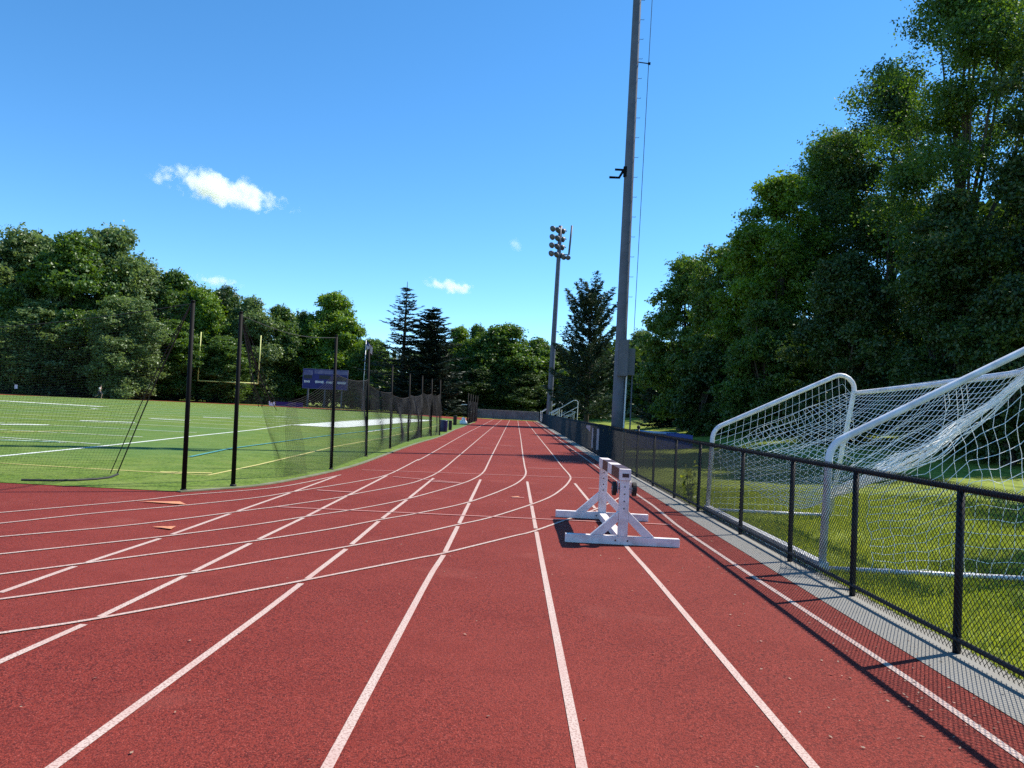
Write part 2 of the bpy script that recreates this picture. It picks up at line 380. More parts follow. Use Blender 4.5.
for k, px in CL.items():
    c = smooth_curve([gnd(*p) for p in px], 6)
    d = c[0]-c[3]; d = d/np.hypot(*d); pre = [c[0]+d*q for q in np.arange(14, 0.5, -1.0)]
    far = []
    if 0 <= k < 5:
        far = [np.array(gnd(*p)[:2]) for p in SL[k][NEAR_N[k]:]]
        far = [q for q in far if c[-1][1]+1.5 < q[1] < 40]+[np.array([FARX[k], float(y)]) for y in (46, 70, 108)]
        far = [q for q in smooth_curve([c[-1]]+far, 8)[1:]]
    curves[k] = np.vstack([np.array(pre), c]+([np.array(far)] if far else []))
def crossings(a, b):
    out = []
    for i in range(len(a)-1):
        p, r = a[i], a[i+1]-a[i]
        for j in range(len(b)-1):
            q, s = b[j], b[j+1]-b[j]; den = r[0]*s[1]-r[1]*s[0]
            if abs(den) < 1e-9: continue
            t = ((q-p)[0]*s[1]-(q-p)[1]*s[0])/den; u = ((q-p)[0]*r[1]-(q-p)[1]*r[0])/den
            if 0 <= t <= 1 and 0 <= u <= 1: out.append(p+r*t)
    return out
lm = MB()
for k, a in straight.items():
    fine = resample(a, 0.1); cuts = []
    for j, c in curves.items():
        cuts += [(q, 0.0 if k == 5 else 0.085 if j != k else 0.10) for q in crossings(a, c)]
    keep = np.ones(len(fine), bool)
    for q, g in cuts:
        if q[1] < 22: keep &= np.hypot(*(fine-q).T) > g*min(1.0, 0.45+q[1]/20)
    run = []
    for i, ok in enumerate(keep):
        if ok: run.append(fine[i])
        if (not ok or i == len(keep)-1) and run:
            if len(run) > 3: lm.ribbon(run[::8]+([run[-1]] if (len(run)-1) % 8 else []), 0.053, 0.012)
            run = []
lane = lm.build('lane_lines', MT['line'], track)
cm = MB()
for k, c in curves.items(): cm.ribbon(resample(c, 0.4), 0.042, 0.016)
cm.build('bend_lines', MT['line'], track)
xm = MB()
def mark(a, b, w, mb=xm, lift=0.020):
    mb.ribbon(resample([gnd(*a)[:2], gnd(*b)[:2]], 0.5), w, lift)
mark((362, 470.5), (624, 480), 0.045); mark((278, 508), (627, 524), 0.045); mark((645, 524.5), (672, 526), 0.05)
for a, b in (((527.6, 468.6), (560, 469.6)), ((498, 446), (517, 446.6)), ((440, 450.2), (458, 450.6)), ((478, 448.3), (491, 448.7)),
             ((502, 446.2), (515, 446.7)), ((393, 477.4), (462, 483.5)), ((588, 489), (603, 489.5)), ((512, 498.3), (524, 498.6)), ((562, 462), (581, 462.7))):
    mark(a, b, 0.05)
mark((317, 491), (353, 493.2), 0.07); mark((432, 482), (460, 484), 0.07)
xm.build('exchange_marks', MT['thin_line'], track)
om = MB()
for tri in (((138, 502.6), (187, 506.3), (180, 503)), ((152, 528.5), (176, 528), (171, 531)), ((510, 498), (520, 498.4), (518, 497.3))):
    g = [gnd(*p) for p in tri]; om.add([(p[0], p[1], Z(p[0], p[1])+0.024) for p in g], [(0, 1, 2)])
om.build('exchange_triangles', MT['orange'], track)

# ------------------------------------------------------------------ painted lines on the turf
wm = MB()
def turf_line(pts, w, mb, lift=0.022): mb.ribbon(resample(pts, 1.0), w, lift)
side = [gnd(*p)[:2] for p in ((0, 457), (100, 447), (190, 437), (256, 430), (288, 425.6))]
turf_line([(side[0][0]+0.5, 8.0+5)]+side[0:0]+side+[(-12.6, 70), (-12.2, 95)], 0.14, wm)
for i, y in enumerate(np.arange(17.8, 104, 4.57)):
    turf_line([(-60.0, y), (-13.0, y)], 0.10, wm, 0.026)
bold = [((0, 401), (103, 407), 1.3), ((0, 425), (50, 425.6), 0.5), ((80, 421), (135, 423), 0.5), ((150, 419), (190, 421), 0.5), ((203, 417.5), (231, 418.5), 0.5),
        ((240, 416.6), (262, 417.4), 0.4), ((0, 438), (100, 445), 0.10), ((92, 408.8), (97, 409.3), 0.4), ((275, 417), (288, 417.3), 0.4), ((367, 432.4), (406, 427), 0.12)]
for a, b, w in bold: turf_line([gnd(*a)[:2], gnd(*b)[:2]], w, wm, 0.030)
zone = [gnd(*p)[:2] for p in ((286, 425.2), (314, 431), (405, 426.6), (407, 419.2))]
wz = MB(); A, B, C_, D = [np.array(p) for p in zone]
B0 = np.array([-10.4, B[1]]); n = 24
vs = []; fs = []
for i in range(n+1):
    t = i/n; y = A[1]+(78-A[1])*t; xl = -13.1+1.3*t; xr = min(xl+3.6, -10.1+2.0*t) if t > 0.0 else -10.3
    y2 = max(39.5, y)
    for q in range(4):
        x = xl+(xr-xl)*q/3; vs.append((x, y, Z(x, y)+0.034))
for i in range(n):
    for q in range(3): fs.append((4*i+q, 4*i+q+1, 4*i+q+5, 4*i+q+4))
wz.add(vs, fs); wz.build('white_border', MT['turf_white'], turf)
wm.build('white_lines', MT['turf_white'], turf)
ym = MB()
yl = [gnd(*p)[:2] for p in ((0, 464), (100, 470), (208, 476.2), (256, 466), (335, 447), (385, 438))]+[(-6.1, 60), (-6.2, 78)]
turf_line(yl, 0.085, ym, 0.022); turf_line([gnd(*p)[:2] for p in ((160, 473), (212, 474.2))], 0.16, ym, 0.026)
turf_line([gnd(*p)[:2] for p in ((0, 433), (75, 431))], 0.12, ym, 0.026)
ym.build('yellow_lines', MT['turf_yellow'], turf)
tm = MB(); turf_line([gnd(*p)[:2] for p in ((190, 458), (230, 449.5), (285, 442), (330, 436), (380, 430), (405, 427.4))], 0.11, tm, 0.038)
turf_line([gnd(*p)[:2] for p in ((0, 441.5), (60, 443))], 0.12, tm, 0.038)
tm.build('teal_line', MT['turf_teal'], turf)

# ================================================================== BLACK CHAIN LINK FENCE ALONG THE TRACK
def chain_fabric(mb, path, z0, z1, pitch, r, k=4):
    """two families of slanted wires woven along a polyline; path = [(x,y)...]"""
    P = resample(path, 0.5); S = np.concatenate([[0], np.cumsum(np.hypot(*np.diff(P, axis=0).T))]); L = S[-1]; H = z1-z0
    def pos(s): return np.interp(s, S, P[:, 0]), np.interp(s, S, P[:, 1])
    n = int((L+H)/pitch)
    for fam in (0, 1):
        for i in range(n):
            s0 = -H+i*pitch; a, b = s0, s0+H
            ta, tb = 0.0, 1.0
            if a < 0: ta = -a/H
            if b > L: tb = (L-a)/H
            if tb-ta < 0.02: continue
            pts = []
            for t in (ta, tb):
                s = a+H*t; x, y = pos(s); z = (z0+H*t) if fam == 0 else (z1-H*t)
                pts.append((x+(0.0035 if fam else -0.0035), y, Z(x, y)+z))
            mb.tube(pts, r, k, cap=False)
fx = lambda y: 3.25+0.0*y
post_y = [-1.6, 0.3, 2.1, 3.9, 5.66, 7.39, 9.06, 11.03, 13.58]+list(np.arange(15.6, 107, 2.42))
FTOP = 1.20
chain = thing('chain_link_fence', 'low black chain link fence along the right side of the red track', 'fence', (3.25, 5.66, 0))
for i, y in enumerate(post_y):
    x = fx(y)+0.028; z = Z(x, y)
    hh = FTOP+0.02
    cap_ball = abs(y-20.4) < 1.0
    if cap_ball: hh = FTOP+0.10
    mb = MB().tube([(x, y, z-0.05), (x, y, z+hh)], 0.0285, 10)
    if cap_ball: mb.tube([(x, y, z+hh), (x, y, z+hh+0.03), (x, y, z+hh+0.07), (x, y, z+hh+0.09)], [0.034, 0.05, 0.04, 0.008], 10)
    mb.build('fence_post', MT['black'], chain, smooth=True)
rail = MB(); rl = resample([(fx(-2)+0.024, -2.0), (fx(106)+0.024, 106.5)], 2.0)
rail.tube([(p[0], p[1], Z(*p)+FTOP) for p in rl], 0.024, 8); rail.build('top_rail', MT['black'], chain, smooth=True)
rail = MB(); rail.tube([(p[0]-0.01, p[1], Z(*p)+0.115) for p in rl], 0.020, 8); rail.build('bottom_rail', MT['black'], chain, smooth=True)
fab = MB()
chain_fabric(fab, [(fx(0), -2.0), (fx(0), 34.0)], 0.035, FTOP+0.035, 0.051, 0.0028, 4)
chain_fabric(fab, [(fx(0), 34.0), (fx(0), 106.5)], 0.035, FTOP+0.03, 0.058, 0.0027, 3)
for y in np.arange(1.0, 30, 0.033):   # knuckles wrapped over the rail
    x = fx(y); z = Z(x, y)+FTOP
    fab.tube([(x-0.004, y, z-0.02), (x-0.002, y+0.006, z+0.03), (x+0.03, y+0.01, z+0.042)], 0.0026, 3, cap=False)
fab.build('chain_mesh', MT['black'], chain)

# end fence and far fence (pale at the end of the straight, dark round the field)
def wire_fence(name, label, path, height, m_post, m_mesh, spacing, pitch, r, screen=None):
    t = thing(name, label, 'fence', (path[0][0], path[0][1], Z(*path[0])))
    pp = resample(path, spacing)
    for p in pp[:100]:
        z = Z(*p); MB().tube([(p[0], p[1], z-0.05), (p[0], p[1], z+height+0.03)], 0.035, 6).build('fence_post', m_post, t)
    MB().tube([(p[0], p[1], Z(*p)+height) for p in resample(path, 2.0)], 0.026, 6).build('top_rail', m_post, t)
    f = MB(); chain_fabric(f, path, 0.04, height, pitch, r, 3); f.build('chain_mesh', m_mesh, t)
    if screen:
        s = MB(); P = resample(path, 1.0)
        for i in range(len(P)-1):
            a, b = P[i], P[i+1]; za, zb = Z(*a), Z(*b)
            s.add([(a[0], a[1]+0.06, za+0.08), (b[0], b[1]+0.06, zb+0.08), (b[0], b[1]+0.06, zb+height-0.03), (a[0], a[1]+0.06, za+height-0.03),
                   (a[0], a[1]+0.064, za+0.08), (b[0], b[1]+0.064, zb+0.08), (b[0], b[1]+0.064, zb+height-0.03), (a[0], a[1]+0.064, za+height-0.03)],
                  [(0, 1, 2, 3), (7, 6, 5, 4), (3, 2, 6, 7), (0, 4, 5, 1)])
        s.build('windscreen', screen, t)
    return t
wire_fence('end_fence', 'pale grey screened fence closing the far end of the straight', [(3.25, 106.6), (-1.4, 107.6), (-6.5, 109.8)], 1.3, MT['wire_grey'], MT['wire_grey'], 2.4, 0.12, 0.004, MT['grey_cloth'])
farp = [(-6.9, 110.0), (-17, 113.6), (-26, 116.4), (-36, 117.8), (-48, 115.8), (-58, 110.8), (-67, 102.4), (-73.2, 92), (-76, 78), (-76, 50)]
wire_fence('field_fence', 'dark chain link fence curving behind the far end of the field', farp, 1.25, MT['black_pole'], MT['black'], 2.9, 0.14, 0.006)

# ================================================================== NETS AND NET POSTS BESIDE THE FIELD
def post_at(px_b, px_t, name, label, group, r=0.040):
    g = gnd(*px_b); tp = at(px_t[0], px_t[1], g[1]); h = tp[2]-g[2]
    t = thing(name, label, 'post', g, group)
    MB().tube([(g[0], g[1], g[2]-0.05), (tp[0], g[1], g[2]+h)], [r, r*0.86], 12).build('pole', MT['black_pole'], t, smooth=True)
    m = MB(); m.tube([(tp[0], g[1], g[2]+h), (tp[0], g[1], g[2]+h+0.03)], [r*1.05, r*0.7], 12); m.build('cap', MT['black_pole'], t, smooth=True)
    m = MB(); m.tube([(g[0], g[1], g[2]+0.0), (g[0], g[1], g[2]+0.05)], [r*1.5, r*1.35], 12); m.build('ground_sleeve', MT['rubber'], t, smooth=True)
    return np.array([g[0], g[1], g[2]]), np.array([tp[0], g[1], g[2]+h])
NP = [((183.5, 492), (193, 302)), ((233, 487), (241, 313)), ((331, 470), (336.5, 336)), ((366, 457), (369, 350)), ((390, 449), (392.5, 366)),
      ((408, 442), (410, 374)), ((421, 438), (422.5, 376)), ((431, 436.5), (432, 379)), ((439.5, 435.5), (440.5, 380))]
ords = ['nearest', 'second', 'third', 'fourth', 'fifth', 'sixth', 'seventh', 'eighth', 'ninth']
pn = []
for i, (b, t) in enumerate(NP):
    lb = ('tall black net post at the corner of the turf, nearest to the camera' if i == 0 else
          '%s black net post of the row along the turf kerb, counting from the camera' % ords[i] if i < 8 else
          'last and farthest black net post of the row along the turf kerb')
    pn.append(post_at(b, t, 'net_post', lb, 'black net posts along the turf'))
def net(mb, P, nu, nv, seg, r, k=3):
    """P(u,v) surface; nu strands at constant u, nv strands at constant v"""
    for i in range(nu+1):
        u = i/nu; mb.tube([P(u, j/seg) for j in range(seg+1)], r, k, cap=False)
    for j in range(nv+1):
        v = j/nv; mb.tube([P(i/seg, v) for i in range(seg+1)], r, k, cap=False)
def lerp(a, b, t): return a*(1-t)+b*t
def bil(a, b, c, d, sag=0.0, bow=(0, 0, 0), wob=0.0, seed=0):
    """a bottom-left, b bottom-right, c top-right, d top-left"""
    a, b, c, d, bw = [np.array(q, float) for q in (a, b, c, d, bow)]
    ph = np.random.default_rng(seed).uniform(0, 6.28, 4)
    def P(u, v):
        p = lerp(lerp(a, b, u), lerp(d, c, u), v); s = 4*u*(1-u)
        p = p+np.array([0, 0, -sag*s*v])+bw*s*4*v*(1-v)
        p = p+wob*np.array([math.sin(7*u+ph[0]+3*v), math.sin(9*u+ph[1]-4*v), 0.3*math.sin(11*u+ph[2]+5*v)])*math.sin(math.pi*v)
        return p
    return P
(b1, t1), (b2, t2), (b3, t3) = pn[0], pn[1], pn[2]
# net left of the first post: hung from a rope, its right side drawn back in a slant
root = thing('sport_net', 'black net hanging left of the nearest post, slanting edge trailing on the turf', 'net', (b1[0]-3, b1[1], 0), 'black ball nets')
lt = at(-260, 330, 13.4); lb = np.array([lt[0], 13.4, Z(lt[0], 13.4)+0.03])
ed_b = np.array(gnd(117, 476)); ed_b[2] += 0.04
ed_t = t1-np.array([0.03, 0, 0.03])
m = MB(); net(m, bil(lb, ed_b, ed_t, lt, 0.22, (0, 0.15, 0), 0.03, 1), 112, 58, 14, 0.0016); m.build('netting', MT['net_black'], root)
P = bil(lb, ed_b, ed_t, lt, 0.22, (0, 0.15, 0), 0.03, 1)
m = MB(); m.tube([P(i/20, 1.0) for i in range(21)], 0.006, 5); m.build('head_rope', MT['net_black'], root)
m = MB(); m.tube([P(1.0, i/14) for i in range(15)], 0.012, 5); m.tube([P(1.0, i/14)+np.array([-0.14*(1-i/14)**0.5, 0.02, 0]) for i in range(15)], 0.009, 5)
tail = [(117, 476), (108, 479.5), (95, 481), (75, 482.2), (50, 482.5), (20, 482)]
m.tube([np.array(gnd(*p))+np.array([0, 0.03, 0.03]) for p in tail], 0.022, 5); m.build('edge_rope', MT['net_black'], root)
# net between second and third posts: pulled down and gathered towards the third post
root = thing('sport_net', 'black net gathered in a slanting bunch between the second and third posts', 'net', (b2[0], b2[1], 0), 'black ball nets')
g0 = np.array(gnd(283, 478)); g0[2] += 0.03; g1 = b3+np.array([0, 0, 0.05]); tp2 = t2-np.array([0, 0, 0.05])
mid_t = at(288, 402, 15.2)
low_a = at(262, 404, 14.6)
m = MB(); net(m, bil(g0, g1, b3+(t3-b3)*0.72, mid_t, 0.12, (0.1, 0.1, 0), 0.05, 2), 74, 40, 12, 0.0016)
net(m, bil(g0+np.array([-0.15, 0, 0]), g0+np.array([0.35, 0.5, 0]), mid_t+np.array([0.1, 0.2, 0]), low_a, 0.05, (-0.06, 0, 0), 0.05, 3), 26, 44, 12, 0.0018)
m.build('netting', MT['net_black'], root)
m = MB()
for q in range(8):   # the bunched head of the net, a loose bundle of cords from the post top
    o = RNG.normal(0, 0.045, 3); o2 = RNG.normal(0, 0.14, 3); e = low_a+(mid_t-low_a)*RNG.uniform(0, 0.6)
    m.tube([tp2+o*0.4, lerp(tp2, e, 0.35)+o+np.array([0, 0, -0.12]), lerp(tp2, e, 0.7)+o2*0.5+np.array([0, 0, -0.08]), e+o2*0.4], 0.008, 4)
m.build('gathered_head', MT['net_black'], root)
m = MB(); m.tube([lerp(t2, t3, i/14)-np.array([0, 0, 0.04+0.14*math.sin(math.pi*i/14)]) for i in range(15)], 0.007, 5); m.build('head_rope', MT['net_black'], root)
# nets hanging full width between the later posts
words = ['third and fourth', 'fourth and fifth', 'fifth and sixth', 'sixth and seventh', 'seventh and eighth', 'eighth and last']
for i in range(2, 8):
    (ba, ta), (bb, tb) = pn[i], pn[i+1]
    root = thing('sport_net', 'black net hanging between the %s posts of the row' % words[i-2], 'net', tuple(ba), 'black ball nets')
    wdt = np.hypot(*(bb-ba)[:2]); hf = (0.72, 0.68, 0.66, 0.70, 0.74, 0.74)[i-2]
    nu = int(max(24, wdt/0.045)); P = bil(ba+np.array([0, 0, .05]), bb+np.array([0, 0, .05]), ba*0+bb+(tb-bb)*hf, ba+(ta-ba)*hf, 0.10, (0.12, 0, 0), 0.08 if i < 4 else 0.11, 10+i)
    m = MB(); net(m, P, min(nu, 120), 62, 10, (0.0017, 0.0017, 0.0020, 0.0034, 0.0036, 0.0036)[i-2]); m.build('netting', MT['net_black'], root)
    m = MB(); m.tube([P(j/10, 1.0) for j in range(11)], 0.008, 5); m.build('head_rope', MT['net_black'], root)
# farther net screen
ys_c = [70.0, 74.0, 78.0, 83.0, 88.0]; prev = None
scr = thing('net_screen', 'far black net screen on five thin posts at the left edge of the straight', 'net screen', (-4.35, 70, Z(-4.35, 70)))
for i, y in enumerate(ys_c):
    x = -4.35-0.01*i; z = Z(x, y); MB().tube([(x, y, z-0.05), (x, y, z+2.85)], 0.05, 8).build('post', MT['black_pole'], scr, smooth=True)
    if prev is not None:
        m = MB(); pa = np.array(prev); pb = np.array((x, y, z)); up = np.array([0, 0, 2.2])
        net(m, bil(pa, pb, pb+up, pa+up, 0.1, (0.05, 0, 0), 0.05, i), 60, 36, 6, 0.004); m.build('netting', MT['net_black'], scr)
    prev = (x, y, z)

# ================================================================== LIGHT POLES
def light_pole(label, base, height, rb, rt, lean_x, group, near):
    x0, y0 = base; z0 = Z(x0, y0)
    t = thing('light_pole', label, 'light pole', (x0, y0, z0), group)
    def P(h): return np.array([x0+lean_x*h/height, y0, z0+h])
    n = 10
    MB().tube([P(height*i/n) if i else P(-0.1) for i in range(n+1)], [rb+(rt-rb)*i/n for i in range(n+1)], 20).build('shaft', MT['galv'], t, smooth=True)
    # lamp frames: crossarms with floodlights turned to the field
    for k in range(4):
        h = height-0.45-k*0.95; c = P(h)
        arm = MB().box((c[0], c[1], c[2]), (0.10, 1.9, 0.10), Matrix.Rotation(rad(-55), 3, 'Z')).build('crossarm', MT['galv'], t)
        for j, oy in enumerate((-0.75, 0.0, 0.75)):
            lo = c+np.array([-0.14+0.82*oy, -0.16+0.57*oy, 0.02]); R = Vector((-0.60, -0.50+0.15*(j-1), -0.50)).normalized(); R = np.array(R)
            body = MB().tube([lo-R*0.18, lo-R*0.05, lo+R*0.16, lo+R*0.30], [0.10, 0.20, 0.33, 0.36], 12)
            fl = body.build('floodlight', MT['cabinet'], arm, smooth=True)
            MB().tube([lo+R*0.285, lo+R*0.296], [0.25, 0.25], 12)
    # a second cluster low on the arm, turned away
    c = P(height-3.3)
    arm = MB().box((c[0]+0.55, c[1], c[2]), (1.1, 0.10, 0.10)).build('side_arm', MT['galv'], t)
    for ox in (0.55, 1.05):
        lo = np.array([c[0]+ox, c[1]-0.1, c[2]-0.25]); R = np.array([0.1, -0.75, -0.6]); R = R/np.linalg.norm(R)
        MB().tube([lo-R*0.18, lo-R*0.05, lo+R*0.16, lo+R*0.30], [0.09, 0.17, 0.27, 0.29], 12).build('floodlight', MT['cabinet'], arm, smooth=True)
    MB().tube([(c[0]+1.15, c[1], c[2]), (c[0]+1.35, c[1], c[2]+3.4)], 0.11, 8).build('antenna', MT['galv'], t, smooth=True)
    return t, P, z0
LPx = at(617, 425, 29.7)[0]
lp, LP, lz = light_pole('tall grey floodlight pole beside the fence with electrical boxes, top out of view', (LPx, 29.7), 22.2, 0.235, 0.14, 0.05, 'floodlight poles', True)
bx = MB().box((LPx+0.06, 29.38, at(621, 358, 29.38)[2]), (0.40, 0.20, 1.38)).build('cabinet', MT['cabinet'], lp)
MB().box((LPx+0.06, 29.27, at(621, 358, 29.38)[2]), (0.34, 0.02, 1.30)).build('door', MT['cabinet'], bx)
MB().box((LPx+0.43, 29.75, at(630, 362, 29.7)[2]), (0.26, 0.36, 1.02)).build('cabinet', MT['cabinet'], lp)
MB().tube([(LPx+0.22, 29.56, lz), (LPx+0.26, 29.55, at(622, 375, 29.5)[2])], 0.035, 8).build('conduit', MT['galv_light'], lp)
cz0 = at(630, 375, 29.7)[2]
m = MB(); m.tube([(LPx+0.50, 29.7, lz+cz0*0.2), (LPx+0.50, 29.7, cz0)], 0.03, 6); m.build('conduit', MT['galv'], lp)
for k, z in enumerate(np.arange(6.2, 20.0, 0.78)):
    if k > 18: break
    c = LP(z); r = 0.235+(0.15-0.235)*z/21
    m = MB(); m.tube([(c[0]+r-0.01, c[1]-0.05, c[2]), (c[0]+r+0.13, c[1]-0.05, c[2]), (c[0]+r+0.13, c[1]-0.05, c[2]+0.03)], 0.009, 5); m.build('step_peg', MT['black_pole'], lp)
cb = MB(); cb.tube([np.array([LP(h)[0]+0.235-0.085*h/21+0.20+0.012*h, 29.65, lz+h]) for h in np.linspace(4.6, 20, 14)], 0.012, 5); cb.build('hanging_cable', MT['black_pole'], lp)
c = LP(at(645, 64, 29.7)[2]-lz); m = MB(); m.tube([(c[0]+0.15, 29.67, c[2]+0.05), (c[0]+0.55, 29.65, c[2])], 0.022, 5); m.box((c[0]+0.58, 29.65, c[2]), (0.09, 0.06, 0.09)); m.build('cable_bracket', MT['black_pole'], lp)
q1 = at(609, 178, 29.7); q2 = at(624, 170, 29.7)
m = MB(); m.tube([(q1[0], 29.6, q1[2]), (q1[0]+0.38, 29.6, q1[2]), (q2[0], 29.6, q2[2])], 0.05, 6); m.tube([at(615, 169.5, 29.6), at(624, 170, 29.6)], 0.045, 6)
m.box((q2[0]+0.03, 29.6, q2[2]-0.1), (0.12, 0.12, 0.40)); m.build('side_bracket', MT['black_pole'], lp)
p2 = at(549, 410, 88.0); ptop = at(562.5, 226, 88.0)
light_pole('far grey floodlight pole with its lamp cluster in view above the track', (p2[0], 88.0), ptop[2]-Z(p2[0], 88), 0.34, 0.22, ptop[0]-p2[0]-0.22, 'floodlight poles', False)

# ================================================================== BARRIER (steeple type) ON THE TRACK
hx, hy0, hy1 = 1.405, 9.66, 11.92
hur = thing('track_barrier', 'white wooden barrier on two trestles with small black wheels, standing in the outer lanes', 'barrier', (hx, (hy0+hy1)/2, 0.008))
ZB = 0.012
for y in (hy0, hy1):
    tr = MB().prism([(hx-0.71, ZB), (hx+0.71, ZB), (hx+0.71, ZB+0.105), (hx-0.71, ZB+0.105)], 'y', y-0.045, y+0.045).build('trestle_foot', MT['wood_white'], hur)
    up = MB().prism([(hx-0.06, ZB+0.106), (hx+0.06, ZB+0.106), (hx+0.06, ZB+0.80), (hx-0.06, ZB+0.80)], 'y', y-0.040, y+0.040).build('upright', MT['wood_white'], hur)
    hb = MB()
    for z in (0.46, 0.55, 0.64, 0.73): hb.tube([(hx+0.0, y-0.0405, z), (hx+0.0, y-0.044, z)], 0.010, 8)
    hb.build('bolt_holes', MT['bolt'], up)
    for s in (-1, 1):
        MB().prism([(hx+s*0.40, ZB+0.106), (hx+s*0.245, ZB+0.106), (hx+s*0.061, ZB+0.285), (hx+s*0.061, ZB+0.415)][::s], 'y', y-0.036, y+0.036).build('brace', MT['wood_white'], hur)
    fb = MB()
    for ox in (-0.09, 0.06): fb.tube([(hx+ox, y-0.0455, 0.065), (hx+ox, y-0.050, 0.065)], 0.012, 8)
    fb.build('foot_bolts', MT['bolt'], tr)
for o_ in list(hur.children):
    bv = o_.modifiers.new('bevel', 'BEVEL'); bv.width = 0.006; bv.segments = 2; bv.limit_method = 'ANGLE'
BH = 0.135; bz = ZB+0.80+BH/2+0.001; by0, by1 = hy0-0.06, hy1+0.10
beam = MB().box((hx, (by0+by1)/2, bz), (0.135, by1-by0, BH)).build('beam', MT['wood_white'], hur)
for a, b in ((by0+0.11, by0+0.85), (by0+1.31, by0+1.92)):
    MB().box((hx, (a+b)/2, bz), (0.140, b-a, BH+0.005)).build('stripe', MT['maroon'], beam)
MB().box((hx+0.002, by0-0.0015, bz-0.008), (0.082, 0.003, 0.048)).build('end_plate', MT['maroon'], beam)
MB().box((hx, (hy0+hy1)/2, ZB+0.055), (0.10, hy1-hy0-0.094, 0.09)).build('floor_beam', MT['wood_white'], hur)
ax = MB().tube([(hx-0.16, hy0+0.02, 0.70), (hx+0.16, hy0+0.02, 0.70)], 0.012, 8).build('axle', MT['bolt'], hur)
for s in (-1, 1):
    wx = hx+s*0.125
    w = MB().tube([(wx-0.026, hy0+0.02, 0.70), (wx-0.022, hy0+0.02, 0.70), (wx+0.022, hy0+0.02, 0.70), (wx+0.026, hy0+0.02, 0.70)], [0.070, 0.088, 0.088, 0.070], 20).build('wheel', MT['rubber'], hur)
    MB().tube([(wx-0.030, hy0+0.02, 0.70), (wx+0.030, hy0+0.02, 0.70)], 0.030, 12).build('hub', MT['galv_light'], w)
    MB().box((hx+s*0.080, hy0+0.02, 0.72), (0.014, 0.05, 0.16)).build('wheel_bracket', MT['wood_white'], hur)

# ================================================================== SOCCER GOAL BEHIND THE FENCE
gy0, gy1 = 8.55, 13.60; gx0, gx1 = 3.45, 6.02
goal = thing('soccer_goal', 'white soccer goal with bent tube frame and torn sagging net standing behind the black fence', 'soccer goal', (gx0, gy0, 0))
def arcpts(a, corner, b, r, n=7):
    a, c, b = [np.array(q, float) for q in (a, corner, b)]
    u = (a-c)/np.linalg.norm(a-c); w = (b-c)/np.linalg.norm(b-c); th = math.acos(np.clip(u@w, -1, 1)); d = r/math.tan(th/2)
    p0, p1 = c+u*d, c+w*d; bis = (u+w)/np.linalg.norm(u+w); o = c+bis*(r/math.sin(th/2)); out = []
    for i in range(n+1):
        q = lerp(p0, p1, i/n); q = o+(q-o)/np.linalg.norm(q-o)*r; out.append(q)
    return out
def side_frame(y, zc, ztop, fx0, fx1, foot):
    pts = [np.array([fx0, y, Z(fx0, y)+0.02])]
    k1 = np.array([fx0+0.04, y, zc]); k2 = np.array([fx1, y, ztop]); ft = np.array([foot, y, Z(foot, y)+0.02])
    pts += arcpts(pts[0], k1, k2, 0.28)+arcpts(k1, k2, ft, 0.24, 10)+[ft]
    return pts
pz = at(710, 429, gy1)[2]; nz = at(832, 443, gy0)[2]
far_top = at(858, 366, gy1); near_topz = 2.78
fpts = side_frame(gy1, pz, far_top[2], gx0, far_top[0]+0.02, far_top[0]-0.42)
npts = side_frame(gy0, nz-0.02, near_topz, gx0, gx1, gx1-0.25)
MB().tube(fpts, 0.040, 12).build('side_frame', MT['goal_white'], goal, smooth=True)
MB().tube(npts, 0.041, 12).build('side_frame', MT['goal_white'], goal, smooth=True)
cz1 = at(857, 393, gy1)
cfar = np.array([cz1[0]-0.01, gy1, cz1[2]]); cnear = np.array([gx1-0.04, gy0, at(1024, 371, gy0+0.4)[2]+0.02])
MB().tube([cfar, lerp(cfar, cnear, 0.5)-np.array([0, 0, 0.02]), cnear], 0.040, 12).build('crossbar', MT['goal_white'], goal, smooth=True)
MB().box((gx0, (gy0+gy1)/2, Z(gx0, 11)+0.062), (0.11, gy1-gy0+0.1, 0.11)).build('ground_bar', MT['goal_white'], goal)
MB().tube([(gx0+0.06, gy0, 0.045), (gx1-0.25, gy0, Z(gx1, gy0)+0.045)], 0.030, 8).build('ground_bar', MT['goal_white'], goal, smooth=True)
MB().tube([(gx0+0.06, gy1, 0.05), (gx1-0.4, gy1, Z(gx1, gy1)+0.05)], 0.030, 8).build('ground_bar', MT['goal_white'], goal, smooth=True)
# drape from the crossbar back and down to the ground bar, near edge hanging free as a bunched swoop
def drape(u, v):
    """u 0 at the far side frame -> 1 near side; v 0 crossbar -> 1 ground bar"""
    y = gy1+(gy0-gy1)*u
    top = lerp(cfar, cnear, u)+np.array([0.0, 0, 0.03 if u < 0.9 else 0.06])
    if u > 0.86: top = top+np.array([0.1, 0, 0.22])*((u-0.86)/0.14)
    bot = np.array([gx0+0.06+0.35*math.sin(math.pi*u), y, 1.02-0.10*u-0.50*math.sin(math.pi*u)**0.8])
    p = lerp(top, bot, v)
    # at the far side the net is laced to the slanting tube, elsewhere it sags
    s = math.sin(math.pi*v**0.80)
    w = min(1.0, u/0.30)
    p[2] += -0.22*s*w*(1-0.2*u)+0.10*s*(1-w)
    p[0] -= 0.06*s*(1-w)+0.02*s*w
    p = p+(0.035*np.array([math.sin(9*u+6*v), math.sin(13*v+4*u), math.sin(17*u+3)])+0.022*np.array([math.sin(31*u+19*v), math.sin(27*v-23*u), math.sin(37*u+21*v)]))*math.sin(math.pi*v)
    p[2] -= 0.10*math.sin(math.pi*v)*max(0.0, math.sin(7.5*u+0.6))**2
    return p
m = MB(); net(m, drape, 44, 32, 24, 0.0036); 
